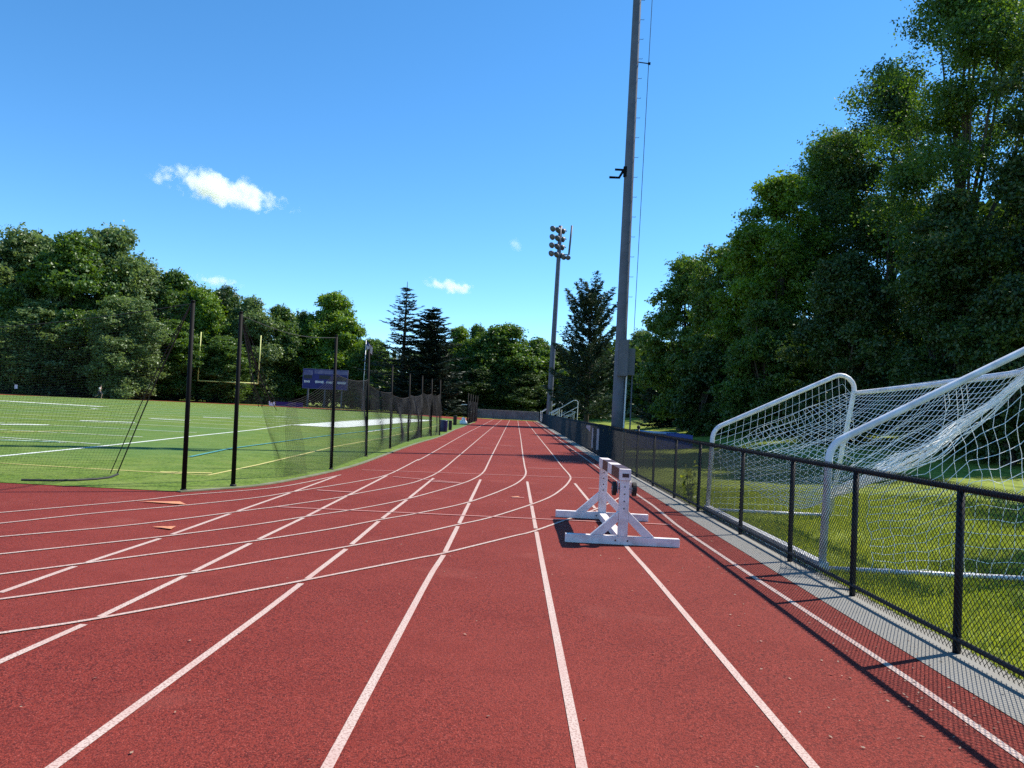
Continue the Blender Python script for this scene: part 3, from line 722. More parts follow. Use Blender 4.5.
for q in range(28):   # bunched near edge
    o = RNG.normal(0, 0.035, (23, 3)); o = np.cumsum(o, 0)*0.45; uu = 1.0-0.085*RNG.uniform()
    m.tube([drape(uu, j/22)+o[j]*math.sin(math.pi*j/22) for j in range(23)], 0.0052, 4)
m.build('net', MT['net_white'], goal)
# far side panel under the slanted tube
fp = [np.array(p) for p in fpts]
def far_panel(u, v):
    x = gx0+0.08+(far_top[0]-0.15-gx0)*u
    zt = pz-0.02+(far_top[2]-pz-0.05)*u; zt = min(zt, far_top[2]-0.35*max(0, (u-0.8)/0.2)**2)
    z = lerp(Z(x, gy1)+0.06, zt, v)
    return np.array([x+0.03*math.sin(6*v+5*u), gy1+0.05*math.sin(8*u+3)*math.sin(math.pi*v), z-0.06*math.sin(math.pi*u)*(1-v)*v])
m = MB(); net(m, far_panel, 20, 14, 14, 0.0034); m.build('net', MT['net_white'], goal)
# near side panel: large loose squares hanging down from the bunched edge
def near_panel(u, v):
    x = 3.98+(gx1+0.25-3.98)*u
    vv = max(0.0, min(1.0, (x-gx0)/(gx1-gx0))); e = drape(1.0, max(0.0, 1-vv))
    zt = e[2]-0.02; zb = Z(x, gy0)+0.06
    k = 0.10*math.exp(-((u-0.45)/0.12)**2)
    z = lerp(zb, max(zt, zb+0.02), v)+k*math.sin(math.pi*v)-0.05*math.sin(11*u)*v*(1-v)*2
    return np.array([x+0.035*math.sin(7*v+9*u)+0.02*math.sin(23*v+17*u), gy0-0.02+0.10*math.sin(5*u+4*v), z+0.018*math.sin(29*u+13*v)])
m = MB(); net(m, near_panel, 17, 13, 14, 0.0036)
for q in range(5):
    p = at(950+RNG.uniform(-8, 20), 385+RNG.uniform(-4, 8), gy0); ln = RNG.uniform(0.25, 0.6)
    m.tube([p, p+np.array([0.03, 0, -ln*0.5]), p+np.array([RNG.uniform(-.06, .08), 0, -ln])], 0.004, 4)
m.build('net', MT['net_white'], goal)

# ================================================================== OTHER THINGS BEHIND THE FENCE, RIGHT
mx = at(655, 436, 38.0); mz = Z(mx[0], 38)
pit = thing('landing_mat', 'long blue landing mat with a pale cover on the lawn behind the black fence', 'landing mat', (mx[0], 38, mz))
mt_ = at(640, 431, 38)[2]-mz
bm = MB(); bm.box((mx[0]+0.2, 38.4, mz+mt_*0.46), (2.9, 2.6, mt_*0.92)); bm.build('foam_block', MT['mat_blue'], pit)
tv = MB(); c = mx[0]+0.2
tv.add([(c-1.55, 37.0, mz+mt_*0.93), (c+0.15, 37.0, mz+mt_*0.93), (c+1.35, 39.75, mz+mt_*0.93), (c-1.55, 39.75, mz+mt_*0.93),
        (c-1.55, 37.0, mz+mt_*1.02), (c+0.15, 37.0, mz+mt_*1.0), (c+1.35, 39.75, mz+mt_*0.97), (c-1.55, 39.75, mz+mt_*1.02)],
       [(0, 3, 2, 1), (4, 5, 6, 7), (0, 1, 5, 4), (1, 2, 6, 5), (2, 3, 7, 6), (3, 0, 4, 7)]); tv.build('cover', MT['mat_light'], pit)
# bleachers near the far end
def bleacher(label, x0, y0, ln, rows):
    z0 = Z(x0, y0); t = thing('bleacher', label, 'bleacher', (x0, y0, z0), 'small aluminium bleachers')
    for k in range(rows):
        MB().box((x0+0.60*k, y0+ln/2, z0+0.45+0.40*k), (0.26, ln, 0.04)).build('seat_plank', MT['galv_light'], t)
        if k: MB().box((x0+0.60*k-0.30, y0+ln/2, z0+0.20+0.40*(k-1)+0.22), (0.26, ln, 0.03)).build('foot_plank', MT['galv_light'], t)
    W_, H_ = 0.60*(rows-1)+0.15, 0.45+0.40*(rows-1)
    for y in (y0+0.02, y0+ln/2, y0+ln-0.02):
        f = MB(); f.tube([(x0-0.1, y, z0+0.02), (x0+W_, y, z0+0.02)], 0.03, 6); f.tube([(x0-0.1, y, z0+0.30), (x0+W_, y, z0+H_-0.05)], 0.03, 6)
        for k in range(rows): f.tube([(x0+0.60*k, y, z0), (x0+0.60*k, y, z0+0.43+0.40*k)], 0.025, 6)
        f.build('support_frame', MT['galv_light'], t)
    for y in (y0-0.03, y0+ln+0.03):
        f = MB(); f.tube([(x0-0.25, y, z0+0.2), (x0-0.25, y, z0+1.55)], 0.035, 6)
        f.tube([(x0-0.25, y, z0+1.38), (x0+W_-0.25, y, z0+H_+1.02), (x0+W_+0.05, y, z0+H_+1.02), (x0+W_+0.15, y, z0+H_+0.85), (x0+W_+0.15, y, z0)], 0.035, 6)
        f.tube([(x0-0.25, y, z0+0.70), (x0+W_+0.15, y, z0+H_+0.45)], 0.03, 6); f.build('guard_rail', MT['goal_white'], t)
    return t
bp_ = at(551.5, 415, 70.0)
bleacher('white railed aluminium bleacher right of the far floodlight pole', bp_[0]+0.25, 70.0, 4.6, 4)
bp_ = at(541.5, 413, 92.0)
bleacher('aluminium bleacher farther on, showing left of the far floodlight pole', bp_[0]+0.3, 92.0, 4.6, 4)
# pale cloth strips on the fence
def strip(label, px0, px1, ytop, ybot, Y, name='cloth_strip', tri=False):
    a, b = at(px0, ytop, Y), at(px1, ytop, Y); x = fx(0)-0.012
    Yb = Y
    ya = 3.238/((px0-507)/770) if px0 > 507 else Y
    yb = 3.238/((px1-507)/770)
    z = lambda py, yy: CAMH-(py-(412+(px0-535)*0.05))/770*yy
    m = MB()
    zt0, zt1, zb0, zb1 = z(ytop, ya), z(ytop, yb), z(ybot, ya), z(ybot, yb)
    if tri: zb0 = zt0-0.10
    m.add([(x, ya, zb0), (x, yb, zb1), (x, yb, zt1), (x, ya, zt0), (x-0.006, ya, zb0), (x-0.006, yb, zb1), (x-0.006, yb, zt1), (x-0.006, ya, zt0)],
          [(0, 1, 2, 3), (7, 6, 5, 4), (0, 4, 5, 1), (1, 5, 6, 2), (2, 6, 7, 3), (3, 7, 4, 0)])
    tag(m.build(name, MT['pale_cloth']), label, 'cloth', 'pale cloth strips on the fence')
strip('small white pointed cloth tied high on the far part of the black fence', 578.5, 582.5, 424.5, 431, 40, tri=True)
strip('narrow pale cloth strip hanging on the fence just right of the pointed cloth', 584.3, 585.6, 427, 447, 36)
strip('broader pale cloth strip on the fence, nearest of the three cloths', 589.2, 591.4, 428, 449, 32)

# ================================================================== THINGS BY THE LEFT EDGE OF THE STRAIGHT
def barrel(label, name, px, py, h, r, m, cat):
    g = gnd(px, py); t = thing(name, label, cat, g)
    MB().tube([(g[0], g[1], g[2]+0.01), (g[0], g[1], g[2]+0.06), (g[0], g[1], g[2]+h*0.5), (g[0], g[1], g[2]+h*0.93), (g[0], g[1], g[2]+h*0.95)], [r*0.88, r*0.94, r*1.02, r, r], 16).build('body', m, t, smooth=True)
    MB().tube([(g[0], g[1], g[2]+h*0.95), (g[0], g[1], g[2]+h*0.97), (g[0], g[1], g[2]+h)], [r*1.06, r*1.06, r*0.8], 16).build('lid', m, t, smooth=True)
barrel('navy blue barrel on the grass beyond the last net post', 'barrel', 443, 432, 0.74, 0.27, MT['navy'], 'barrel')
barrel('slim black bin right beside the navy barrel', 'trash_bin', 450, 430.3, 0.66, 0.12, MT['rubber'], 'bin')
barrel('tall black bin standing alone behind the navy barrel', 'trash_bin', 454.8, 425.3, 0.82, 0.16, MT['rubber'], 'bin')
g = gnd(463, 424.3); bag = thing('white_bag', 'white bags heaped on the grass in front of the far net screen', 'bag', g)
m = MB(); rr = np.random.default_rng(3)
for (ox, oz, r) in ((-0.12, 0.16, 0.20), (0.14, 0.18, 0.22), (0.02, 0.46, 0.17)):
    m.tube([(g[0]+ox, g[1], g[2]+oz-r), (g[0]+ox+.02, g[1], g[2]+oz-r*0.6), (g[0]+ox, g[1]+0.03, g[2]+oz), (g[0]+ox-.02, g[1], g[2]+oz+r*0.7), (g[0]+ox, g[1], g[2]+oz+r)], [r*0.5, r*0.95, r*1.05, r*0.7, r*0.15], 10)
m.build('sacks', MT['white'], bag, smooth=True)
pt = at(464.5, 404.5, 70.0); st = thing('post_stand', 'thin post with a small flat pale top left of the far net screen', 'stand', (pt[0], 70.0, Z(pt[0], 70)))
MB().tube([(pt[0], 70, Z(pt[0], 70)), (pt[0], 70, pt[2])], 0.025, 6).build('post', MT['black_pole'], st)
MB().box((pt[0], 70, pt[2]), (0.50, 0.40, 0.06)).build('top_plate', MT['galv_light'], st)

# ================================================================== FAR END OF THE FIELD
Y0 = 101.0; gp = gnd(234, 404); Y0 = gp[1]
cb_l, cb_r = at(198, 380.2, Y0), at(258, 384, Y0); ut_l, ut_r = at(200.8, 332, Y0), at(260.5, 335.5, Y0)
cz = 0.5*(cb_l[2]+cb_r[2]); gpo = thing('goal_post', 'pale yellow football goal post at the far end of the field', 'goal post', gp)
mxx = at(232.5, 400, Y0)[0]
MB().tube([(mxx, Y0+1.6, Z(mxx, Y0)-0.05)]+[(mxx, Y0+1.6-1.6*(1-math.cos(a)), cz-1.2+1.2*math.sin(a)) for a in np.linspace(0, math.pi/2, 8)], 0.13, 10).build('gooseneck', MT['yellow'], gpo, smooth=True)
MB().tube([(cb_l[0]-0.02, Y0, cz), (cb_r[0]+0.02, Y0, cz)], 0.11, 10).build('crossbar', MT['yellow'], gpo, smooth=True)
for c_, t_ in ((cb_l, ut_l), (cb_r, ut_r)):
    MB().tube([(c_[0], Y0, cz), (c_[0], Y0, t_[2])], 0.085, 8).build('upright', MT['yellow'], gpo, smooth=True)
# scoreboard
SY = 121.0; sl, sr = at(303, 380, SY), at(347.5, 382, SY); zt = at(325, 369.5, SY)[2]; zb = at(325, 389, SY)[2]
sx0, sx1 = sl[0], sr[0]; sw = sx1-sx0; sh = zt-zb; sb = thing('scoreboard', 'blue scoreboard with faded lettering standing behind the far field fence', 'scoreboard', (0.5*(sx0+sx1), SY, Z(sx0, SY)))
for f in (0.12, 0.5, 0.88):
    MB().box((sx0+sw*f, SY+0.20, (Z(sx0, SY)+zt)/2), (0.22, 0.22, zt-Z(sx0, SY))).build('leg', MT['galv'], sb)
bd = MB().box(((sx0+sx1)/2, SY, (zt+zb)/2), (sw, 0.16, sh)).build('board', MT['blue_board'], sb)
fr = MB()
for (cx_, cz_, w_, h_) in (((sx0+sx1)/2, zt, sw+0.1, 0.07), ((sx0+sx1)/2, zb, sw+0.1, 0.07), (sx0, (zt+zb)/2, 0.07, sh), (sx1, (zt+zb)/2, 0.07, sh)): fr.box((cx_, SY-0.06, cz_), (w_, 0.12, h_))
fr.build('frame', MT['lilac'], sb)
hd = MB(); hd.box((sx0+sw*0.62, SY-0.085, zb+sh*0.86), (sw*0.74, 0.012, sh*0.20)); hd.box((sx0+sw*0.115, SY-0.085, zb+sh*0.80), (sw*0.20, 0.012, sh*0.26)); hd.build('header_panel', MT['lilac'], bd)
dp = MB()
for (a, b, c_, d_) in ((0.02, 0.20, 0.50, 0.68), (0.36, 0.62, 0.50, 0.70), (0.75, 0.97, 0.45, 0.65)):
    MB().box((sx0+sw*(a+b)/2, SY-0.088, zb+sh*(c_+d_)/2), (sw*(b-a), 0.012, sh*(d_-c_))).build('display_window', MT['dark_panel'], bd)
lt_ = MB(); rr = np.random.default_rng(5)
for (a, b) in ((0.03, 0.14), (0.28, 0.46), (0.53, 0.67), (0.78, 0.96)):
    x = a
    while x < b: w_ = rr.uniform(0.012, 0.022); lt_.box((sx0+sw*(x+w_/2), SY-0.088, zb+sh*0.345), (sw*w_, 0.012, sh*rr.uniform(0.09, 0.13))); x += w_+0.006
lt_.build('lettering', MT['white'], bd)
# flagpole
FY = 112.0; fb_, ft_ = at(362.3, 411.5, FY), at(366.2, 340, FY)
fl = thing('flagpole', 'slim pale flagpole with a drooping striped flag right of the scoreboard', 'flagpole', (ft_[0], FY, Z(ft_[0], FY)))
MB().tube([(ft_[0], FY, Z(ft_[0], FY)-0.05), (ft_[0], FY, ft_[2])], [0.085, 0.05], 10).build('pole', MT['galv_light'], fl, smooth=True)
MB().tube([(ft_[0], FY, ft_[2]), (ft_[0], FY, ft_[2]+0.06), (ft_[0], FY, ft_[2]+0.14), (ft_[0], FY, ft_[2]+0.18)], [0.03, 0.09, 0.08, 0.01], 8).build('finial', MT['yellow'], fl, smooth=True)
def flag_pt(u, v):   # u along the fly, v down the hoist; limp flag
    x = ft_[0]+0.06+0.95*u; z = ft_[2]-0.1-1.15*v-0.95*u**1.2; y = FY+0.10*math.sin(9*u+2*v)
    return (x, y, z)
fl_o = thing('striped_flag', 'drooping flag with red and white stripes and a blue corner at the flagpole top', 'flag', (ft_[0], FY, ft_[2]))
for nm, m_, sel in (('red_stripes', MT['flag_red'], 0), ('white_stripes', MT['white'], 1), ('blue_corner', MT['flag_blue'], 2)):
    fm = MB(); NS, NU = 13, 10
    for j in range(NS):
        for i in range(NU):
            blue = i < 4 and j < 7
            which = 2 if blue else (j % 2)
            if which != sel: continue
            a = [flag_pt(i/NU, j/NS), flag_pt((i+1)/NU, j/NS), flag_pt((i+1)/NU, (j+1)/NS), flag_pt(i/NU, (j+1)/NS)]
            fm.add(a+[(p[0], p[1]+0.012, p[2]) for p in a], [(0, 1, 2, 3), (7, 6, 5, 4)])
    fm.build(nm, m_, fl_o, smooth=True)
# banners and signs on the far fence
def hang(name, label, cat, poly_px, Y, m, th=0.03):
    p = [at(x, y, Y) for x, y in poly_px]; mb = MB(); mb.prism([(q[0], q[2]) for q in p], 'y', Y-th, Y); return tag(mb.build(name, m), label, cat)
hang('purple_banner', 'dark purple banner hung on the far fence left of the scoreboard', 'banner', [(276, 401.5), (303, 402.8), (303, 408.6), (276, 407.3)], 114.6, MT['purple'])
hang('white_banner', 'small white banner with a notched top edge on the far fence beside the purple banner', 'banner', [(268.8, 401), (270, 401), (271.4, 402.6), (272.2, 402.0), (273, 402.7), (274.3, 401.4), (275.2, 401.4), (274.4, 407), (269.2, 406.9)], 114.4, MT['white'])
hang('white_sign', 'small white sign fixed to the far fence at the left edge of the photo', 'sign', [(14.8, 384.6), (17.6, 384.7), (17.5, 388.8), (14.7, 388.7)], 100.5, MT['white'])

# runner on the far track
def runner(px, py_foot, Y):
    f = at(px, py_foot, Y); x, y, z = f[0], Y, Z(f[0], Y)+0.02
    t = thing('person', 'person in a pale shirt and dark shorts running on the far side of the field', 'person', (x, y, z))
    J = {'pel': (0, 0, 0.95), 'wai': (0.02, 0, 1.12), 'che': (0.08, 0, 1.36), 'nek': (0.12, 0, 1.50), 'hd0': (0.15, 0, 1.60), 'hd1': (0.17, 0, 1.74),
         'shl': (0.08, 0.19, 1.42), 'ell': (-0.14, 0.26, 1.24), 'hal': (0.02, 0.20, 1.06), 'shr': (0.08, -0.19, 1.42), 'elr': (0.22, -0.26, 1.20), 'har': (0.40, -0.16, 1.32),
         'hil': (0, 0.10, 0.90), 'knl': (0.30, 0.11, 0.62), 'anl': (0.20, 0.11, 0.16), 'tol': (0.36, 0.11, 0.06), 'hir': (0, -0.10, 0.90), 'knr': (-0.10, -0.10, 0.48), 'anr': (-0.44, -0.10, 0.32), 'tor': (-0.50, -0.10, 0.16)}
    E_ = [('pel', 'wai'), ('wai', 'che'), ('che', 'nek'), ('nek', 'hd0'), ('hd0', 'hd1'), ('che', 'shl'), ('shl', 'ell'), ('ell', 'hal'), ('che', 'shr'), ('shr', 'elr'), ('elr', 'har'),
          ('pel', 'hil'), ('hil', 'knl'), ('knl', 'anl'), ('anl', 'tol'), ('pel', 'hir'), ('hir', 'knr'), ('knr', 'anr'), ('anr', 'tor')]
    Rr = dict(pel=.14, wai=.13, che=.15, nek=.06, hd0=.09, hd1=.085, shl=.06, ell=.045, hal=.04, shr=.06, elr=.045, har=.04, hil=.10, knl=.06, anl=.042, tol=.035, hir=.10, knr=.06, anr=.042, tor=.035)
    ks = list(J)
    def skin(name, keys, m, grow=0.0):
        me = bpy.data.meshes.new(name); kk = [k for k in ks if k in keys]
        me.from_pydata([(x+J[k][0], y+J[k][1], z+J[k][2]) for k in kk], [(kk.index(a), kk.index(b)) for a, b in E_ if a in kk and b in kk], [])
        me.materials.append(m); o = link(name, me, t)
        md = o.modifiers.new('skin', 'SKIN'); md.use_smooth_shade = True
        for i, k in enumerate(kk): me.skin_vertices[0].data[i].radius = (Rr[k]+grow, Rr[k]+grow)
        me.skin_vertices[0].data[0].use_root = True
        sb_ = o.modifiers.new('sub', 'SUBSURF'); sb_.levels = 1; sb_.render_levels = 1
    skin('body', ks, MT['skin'])
    skin('shirt', ['wai', 'che', 'shl', 'shr', 'ell', 'elr'], MT['shirt'], 0.02)
    skin('shorts', ['pel', 'hil', 'hir', 'knl', 'knr'], MT['shorts'], 0.022)
    h = MB(); hx_, hz_ = x+0.145, z+1.735
    h.tube([(hx_-0.02, y, hz_-0.07), (hx_-0.015, y, hz_), (hx_, y, hz_+0.06), (hx_, y, hz_+0.09)], [0.10, 0.105, 0.085, 0.02], 10); h.build('hair', MT['hair'], t, smooth=True)
runner(99, 398, 99.0)

# ================================================================== TREES
def unit(v): return v/np.maximum(1e-9, np.linalg.norm(v, axis=-1, keepdims=True))
def leaf_quads(C, Nrm, size, rng):
    n = len(C); Nrm = unit(Nrm); ref = rng.normal(size=(n, 3)); A = unit(np.cross(Nrm, ref)); B = np.cross(Nrm, A)
    s = (size*rng.uniform(0.6, 1.35, n))[:, None]; a, b = A*s*0.5, B*s*0.85
    return np.stack([C-b, C+a-b*0.1, C+b, C-a-b*0.1], 1)
def crown_points(rng, H, R, z0, nl, nleaf, squash=0.62, top=0.55, lump=0.30, twig=0.034):
    """lumps through the crown's volume, leaves on and in each lump"""
    cs, rs = [], []
    tries = 0; pa, pb = rng.uniform(0.72, 0.95), rng.uniform(0.5, 0.85); lob = rng.uniform(0, 6.28, 3)
    while len(cs) < nl and tries < 8000:
        tries += 1
        t = rng.uniform(0, 1); zz = z0+(H-z0)*t
        prof = math.sin(math.pi*min(1, (t*0.86+0.12))**pa)**pb if t < 0.985 else 0.3
        rr = R*prof*math.sqrt(rng.uniform(0.05, 1)); th = rng.uniform(0, 2*math.pi); rr *= 0.86+0.16*math.sin(3*th+lob[0]+4*t)+0.10*math.sin(5*th+lob[1]-7*t); k = R*lump*rng.uniform(0.6, 1.25)
        if zz+k*squash > H: continue
        p = np.array([max(0, rr-k*0.5)*math.cos(th), max(0, rr-k*0.5)*math.sin(th), zz])
        cs.append(p); rs.append(k)
    cs = np.array(cs); rs = np.array(rs); w = rs**2; idx = rng.choice(len(cs), nleaf, p=w/w.sum())
    d = unit(rng.normal(size=(nleaf, 3))); rad_ = rng.uniform(0.35, 1.0, nleaf)**0.45
    wob = 1+0.25*np.sin(d[:, 0]*5+idx)*np.cos(d[:, 1]*6+idx*1.7)
    P = cs[idx]+d*(rs[idx]*rad_*wob)[:, None]*np.array([1, 1, squash])
    tw = max(1, nleaf//9); tid = rng.integers(0, tw, nleaf); far_out = rng.uniform(size=tw) < 0.30   # leaves sit in sprays on twigs
    ext = np.where(far_out, rng.uniform(0.1, 0.6, tw), 0.0)
    P = (P[:tw]+d[:tw]*(rs[idx[:tw]]*ext)[:, None])[tid]+rng.normal(0, 1, (nleaf, 3))*(R*twig)*np.array([1, 1, 0.55]); d = unit(d[:tw][tid]+0.5*d)
    # stray twigs poking out of the lumps
    st = rng.uniform(size=nleaf) < 0.06; P[st] += d[st]*(R*0.1*rng.uniform(0.05, 0.8, st.sum()))[:, None]
    Nr = d*0.8+rng.normal(size=(nleaf, 3))*0.8+np.array([0, 0, 0.5])
    return P, Nr, cs, rs
def trunk_mesh(rng, H, R, z0, cs, r0):
    mb = MB(); hh = H*0.72; bend = rng.normal(0, 0.02*H, 2)
    path = [(bend[0]*t*t, bend[1]*t*t, -0.15+(hh+0.15)*t) for t in np.linspace(0, 1, 8)]
    mb.tube(path, [r0*1.25]+[r0*(1-0.8*t) for t in np.linspace(0.06, 1, 7)], 9)
    for c in cs[rng.permutation(len(cs))[:16]]:
        t = max(0.22, min(0.93, (c[2]/H)*0.75-0.06)); s = np.array([bend[0]*t*t, bend[1]*t*t, hh*t])
        if c[2] < s[2]: continue
        m_ = lerp(s, c, 0.5)+np.array([0, 0, -0.06*np.linalg.norm(c-s)])
        mb.tube([s, m_, c], [r0*0.42*(1-t*0.6), r0*0.26*(1-t*0.5), r0*0.08], 6)
    return mb
def make_tree(seed, H, R, z0, nl, nleaf, lsize, m, r0=0.25, squash=0.62, lump=0.30):
    rng = np.random.default_rng(seed); P, Nr, cs, rs = crown_points(rng, H, R, z0, nl, nleaf, squash, lump=lump)
    V = leaf_quads(P, Nr, lsize, rng)
    me = quads('crown', V, m, False)
    tb = trunk_mesh(rng, H, R, z0, cs, r0); tm_ = bpy.data.meshes.new('trunk'); tm_.from_pydata(tb.v, [], tb.f); tm_.update(); tm_.materials.append(MT['bark'])
    return me, tm_
def make_conifer(seed, H, R, whorls, per, droop, m, nl, lw, taper=0.85, z0=0.1, r0=0.22, tip_up=0.0, up_ang=0.0, bare=0.0):
    """trunk with whorls of boughs, needle sprays on the boughs"""
    rng = np.random.default_rng(seed); tb = MB(); tb.tube([(0, 0, -0.1), (0, 0, H*0.5), (0, 0, H*0.985)], [r0*1.2, r0*0.6, 0.02], 8)
    Cs, Ns, Ds = [], [], []
    for i in range(whorls):
        t = z0+(0.97-z0)*(i/whorls)**1.0+rng.normal(0, 0.009); zb = H*min(t, 0.965)
        L0 = R*max(0.04, (1-t)**taper)*rng.uniform(0.8, 1.15)+0.08
        k0 = rng.uniform(0, 6.28)
        for j in range(per):
            th = k0+2*math.pi*j/per+rng.normal(0, 0.2); L = L0*rng.uniform(0.55, 1.2); dx, dy = math.cos(th), math.sin(th)
            el = up_ang+rng.normal(0, 0.17)-droop*(1-t)
            pts = []
            for q in np.linspace(0, 1, 6):
                r_ = L*q*math.cos(el); zz = zb+L*(math.sin(el)*q-0.10*droop*q*q+tip_up*q**3*0.35); pts.append(np.array([dx*r_, dy*r_, zz]))
            tb.tube(pts, [0.055*r0/0.22*(1-0.9*q)*max(0.4, L/R)+0.008 for q in np.linspace(0, 1, 6)], 5)
            kq = max(4, int(nl*L/R)); qs = rng.uniform(bare, 1.0, kq)
            base = np.array([np.array([np.interp(q, np.linspace(0, 1, 6), [p[a] for p in pts]) for a in range(3)]) for q in qs])
            side_ = np.array([-dy, dx, 0]); wd = (L*0.24*(1-qs*0.75)+0.10)[:, None]
            off = rng.normal(0, 0.55, (kq, 1))*side_*wd+rng.normal(0, 0.26, (kq, 3))*wd*np.array([1, 1, 0.9])+np.array([0, 0, -0.10])*wd
            Cs.append(base+off); Ds.append(np.tile(np.array([dx, dy, 0.25*tip_up-0.15]), (kq, 1))+rng.normal(0, 0.45, (kq, 3)))
    C = np.vstack(Cs); D = unit(np.vstack(Ds)); n = len(C); ref = rng.normal(size=(n, 3))*np.array([1, 1, 1.5]); B = unit(np.cross(D, ref)); s = (lw*rng.uniform(0.6, 1.4, n))[:, None]
    V = np.stack([C-D*s, C+B*s*0.30, C+D*s, C-B*s*0.30], 1)
    me = quads('crown', V, m, False); tm_ = bpy.data.meshes.new('trunk'); tm_.from_pydata(tb.v, [], tb.f); tm_.update(); tm_.materials.append(MT['bark'])
    return me, tm_
def plant(name, label, cat, meshes, px, Y, ytop, href, rref, halfw=None, group=None, rz=0.0, X=None):
    """stand a tree (trunk + crown meshes made for height href, radius rref) so that its top reaches pixel row ytop"""
    x = at(px, 400, Y)[0] if X is None else X
    z = Z(x, Y); top = at(px, ytop, Y)[2]; H = max(1.0, top-z); sz = H/href; sx = sz if halfw is None else (halfw*Y/FPX)/rref
    t = thing(name, label, cat, (x, Y, z-0.05), group); t.rotation_euler.z = rz; t.scale = (sx, sx, sz)
    for nm, me in (('trunk', meshes[1]), ('crown', meshes[0])):
        o = bpy.data.objects.new(nm, me); COL.objects.link(o); o.parent = t
    return t
# far deciduous kinds (height 20, radius 7)
FAR = {}
for i, (k, m, z0, nl, lump, sq) in enumerate((('a', 'leaf', 0.8, 105, 0.21, 0.7), ('b', 'leaf_pale', 0.6, 130, 0.19, 0.75), ('c', 'leaf_dark', 0.6, 100, 0.22, 0.7),
                                     ('d', 'leaf_bright', 1.6, 85, 0.21, 0.55), ('e', 'leaf', 0.8, 120, 0.19, 0.65), ('f', 'leaf_pale', 0.6, 100, 0.22, 0.7))):
    FAR[k] = make_tree(100+i, 20.0, 7.0, z0, nl, 80000, 0.235, MT[m], 0.30, sq, lump)
G1 = 'broadleaf trees beyond the far end of the field'
far_trees = [  # px, Y, ytop, half width px, kind, label
 (-30, 112, 236, 46, 'b', 'tree cut by the left edge of the photo, behind the white sign'),
 (22, 116, 229, 44, 'b', 'pale green broad tree above the white sign at the far left'),
 (66, 112, 233, 48, 'e', 'broad tree behind the running person, left of the tallest leafy crown'),
 (100, 118, 224, 42, 'b', 'tallest pale leafy tree of the left row, its top above all its neighbours'),
 (138, 122, 262, 36, 'f', 'rounded tree stepping down right of the tallest pale tree'),
 (120, 108, 296, 36, 'b', 'low pale tree in front of the tallest tree of the left row'),
 (34, 108, 300, 44, 'f', 'low grey green tree in front of the row near the left edge'),
 (170, 124, 270, 32, 'a', 'mid green tree just left of the nearest net post top'),
 (197, 122, 287, 28, 'd', 'brighter tree standing behind the left upright of the yellow goal post'),
 (170, 116, 320, 30, 'e', 'low tree between the two trees left of the yellow goal post'),
 (218, 128, 287, 26, 'c', 'dark domed tree behind the yellow goal post'),
 (245, 124, 297, 30, 'f', 'soft pale tree behind the right upright of the yellow goal post'),
 (222, 118, 335, 28, 'a', 'low leafy tree framed by the yellow goal post uprights'),
 (276, 128, 305, 26, 'a', 'mid green tree right of the yellow goal post'),
 (300, 133, 312, 20, 'c', 'narrow dark tree left of the bright tall crown by the scoreboard'),
 (326, 132, 292, 33, 'd', 'bright green tall crown rising behind the scoreboard'),
 (352, 132, 325, 20, 'd', 'small bright tree between the scoreboard and the flagpole'),
 (276, 131, 345, 22, 'c', 'low dark tree left of the scoreboard'),
 (372, 126, 338, 22, 'a', 'leafy tree behind the flagpole below the sparse conifer'),
 (395, 122, 372, 22, 'e', 'low leafy tree under the sparse tall conifer'),
 (430, 124, 366, 22, 'd', 'low sunlit tree under the darker conifer'),
 (455, 128, 326, 20, 'd', 'thin bright crown right of the darker conifer'),
 (474, 126, 324, 18, 'a', 'upright tree left of the big dark domed tree at the end of the straight'),
 (502, 122, 323, 36, 'a', 'big domed tree beyond the end of the straight'),
 (536, 124, 338, 22, 'e', 'rounded tree left of the far floodlight pole beyond the straight'),
 (556, 128, 345, 20, 'c', 'dark tree behind the far floodlight pole'),
 (478, 118, 368, 24, 'c', 'low dark tree in front of the domed tree, left side'),
 (522, 118, 372, 26, 'c', 'low dark tree in front of the domed tree, right side'),
 (448, 118, 378, 22, 'c', 'low dark tree beyond the far net screen'),
 (605, 118, 352, 24, 'd', 'sunlit tree showing left of the near floodlight pole'),
 (640, 110, 330, 28, 'f', 'pale tree seen in the gap right of the near floodlight pole'),
]
nm_kind = {'a': 'broadleaf_tree', 'b': 'pale_broadleaf_tree', 'c': 'dark_broadleaf_tree', 'd': 'bright_broadleaf_tree', 'e': 'broadleaf_tree', 'f': 'pale_broadleaf_tree'}
for i, (px, Y, yt, hw, k, lb) in enumerate(far_trees):
    plant(nm_kind[k], lb, 'tree', FAR[k], px, Y, yt, 20.0, 7.0, hw*1.28, G1, rz=i*2.1)
# the two spruces and the pine by the straight
sp1 = make_conifer(21, 20.0, 4.2, 34, 6, 0.38, MT['needle_dark'], 75, 0.20, 0.88, 0.10, 0.24, tip_up=0.9, bare=0.10, up_ang=0.10)
sp2 = make_conifer(22, 20.0, 4.0, 42, 7, 0.40, MT['needle_dark'], 170, 0.24, 0.62, 0.06, 0.24, tip_up=0.9, up_ang=0.15)
pin = make_conifer(23, 20.0, 4.8, 26, 5, 0.75, MT['needle'], 270, 0.24, 0.26, 0.10, 0.26, tip_up=1.3, up_ang=0.85, bare=0.28)
plant('sparse_conifer', 'tall sparse conifer with separate bare boughs right of the flagpole', 'tree', sp1, 401, 112, 279, 20.0, 4.2, 52)
plant('dark_conifer', 'darker bushier conifer just right of the tall sparse one', 'tree', sp2, 428, 110, 304, 20.0, 4.0, 44)
plant('pine_tree', 'tall feathery pine between the two floodlight poles', 'tree', pin, 587, 74, 288, 20.0, 4.8, 43)
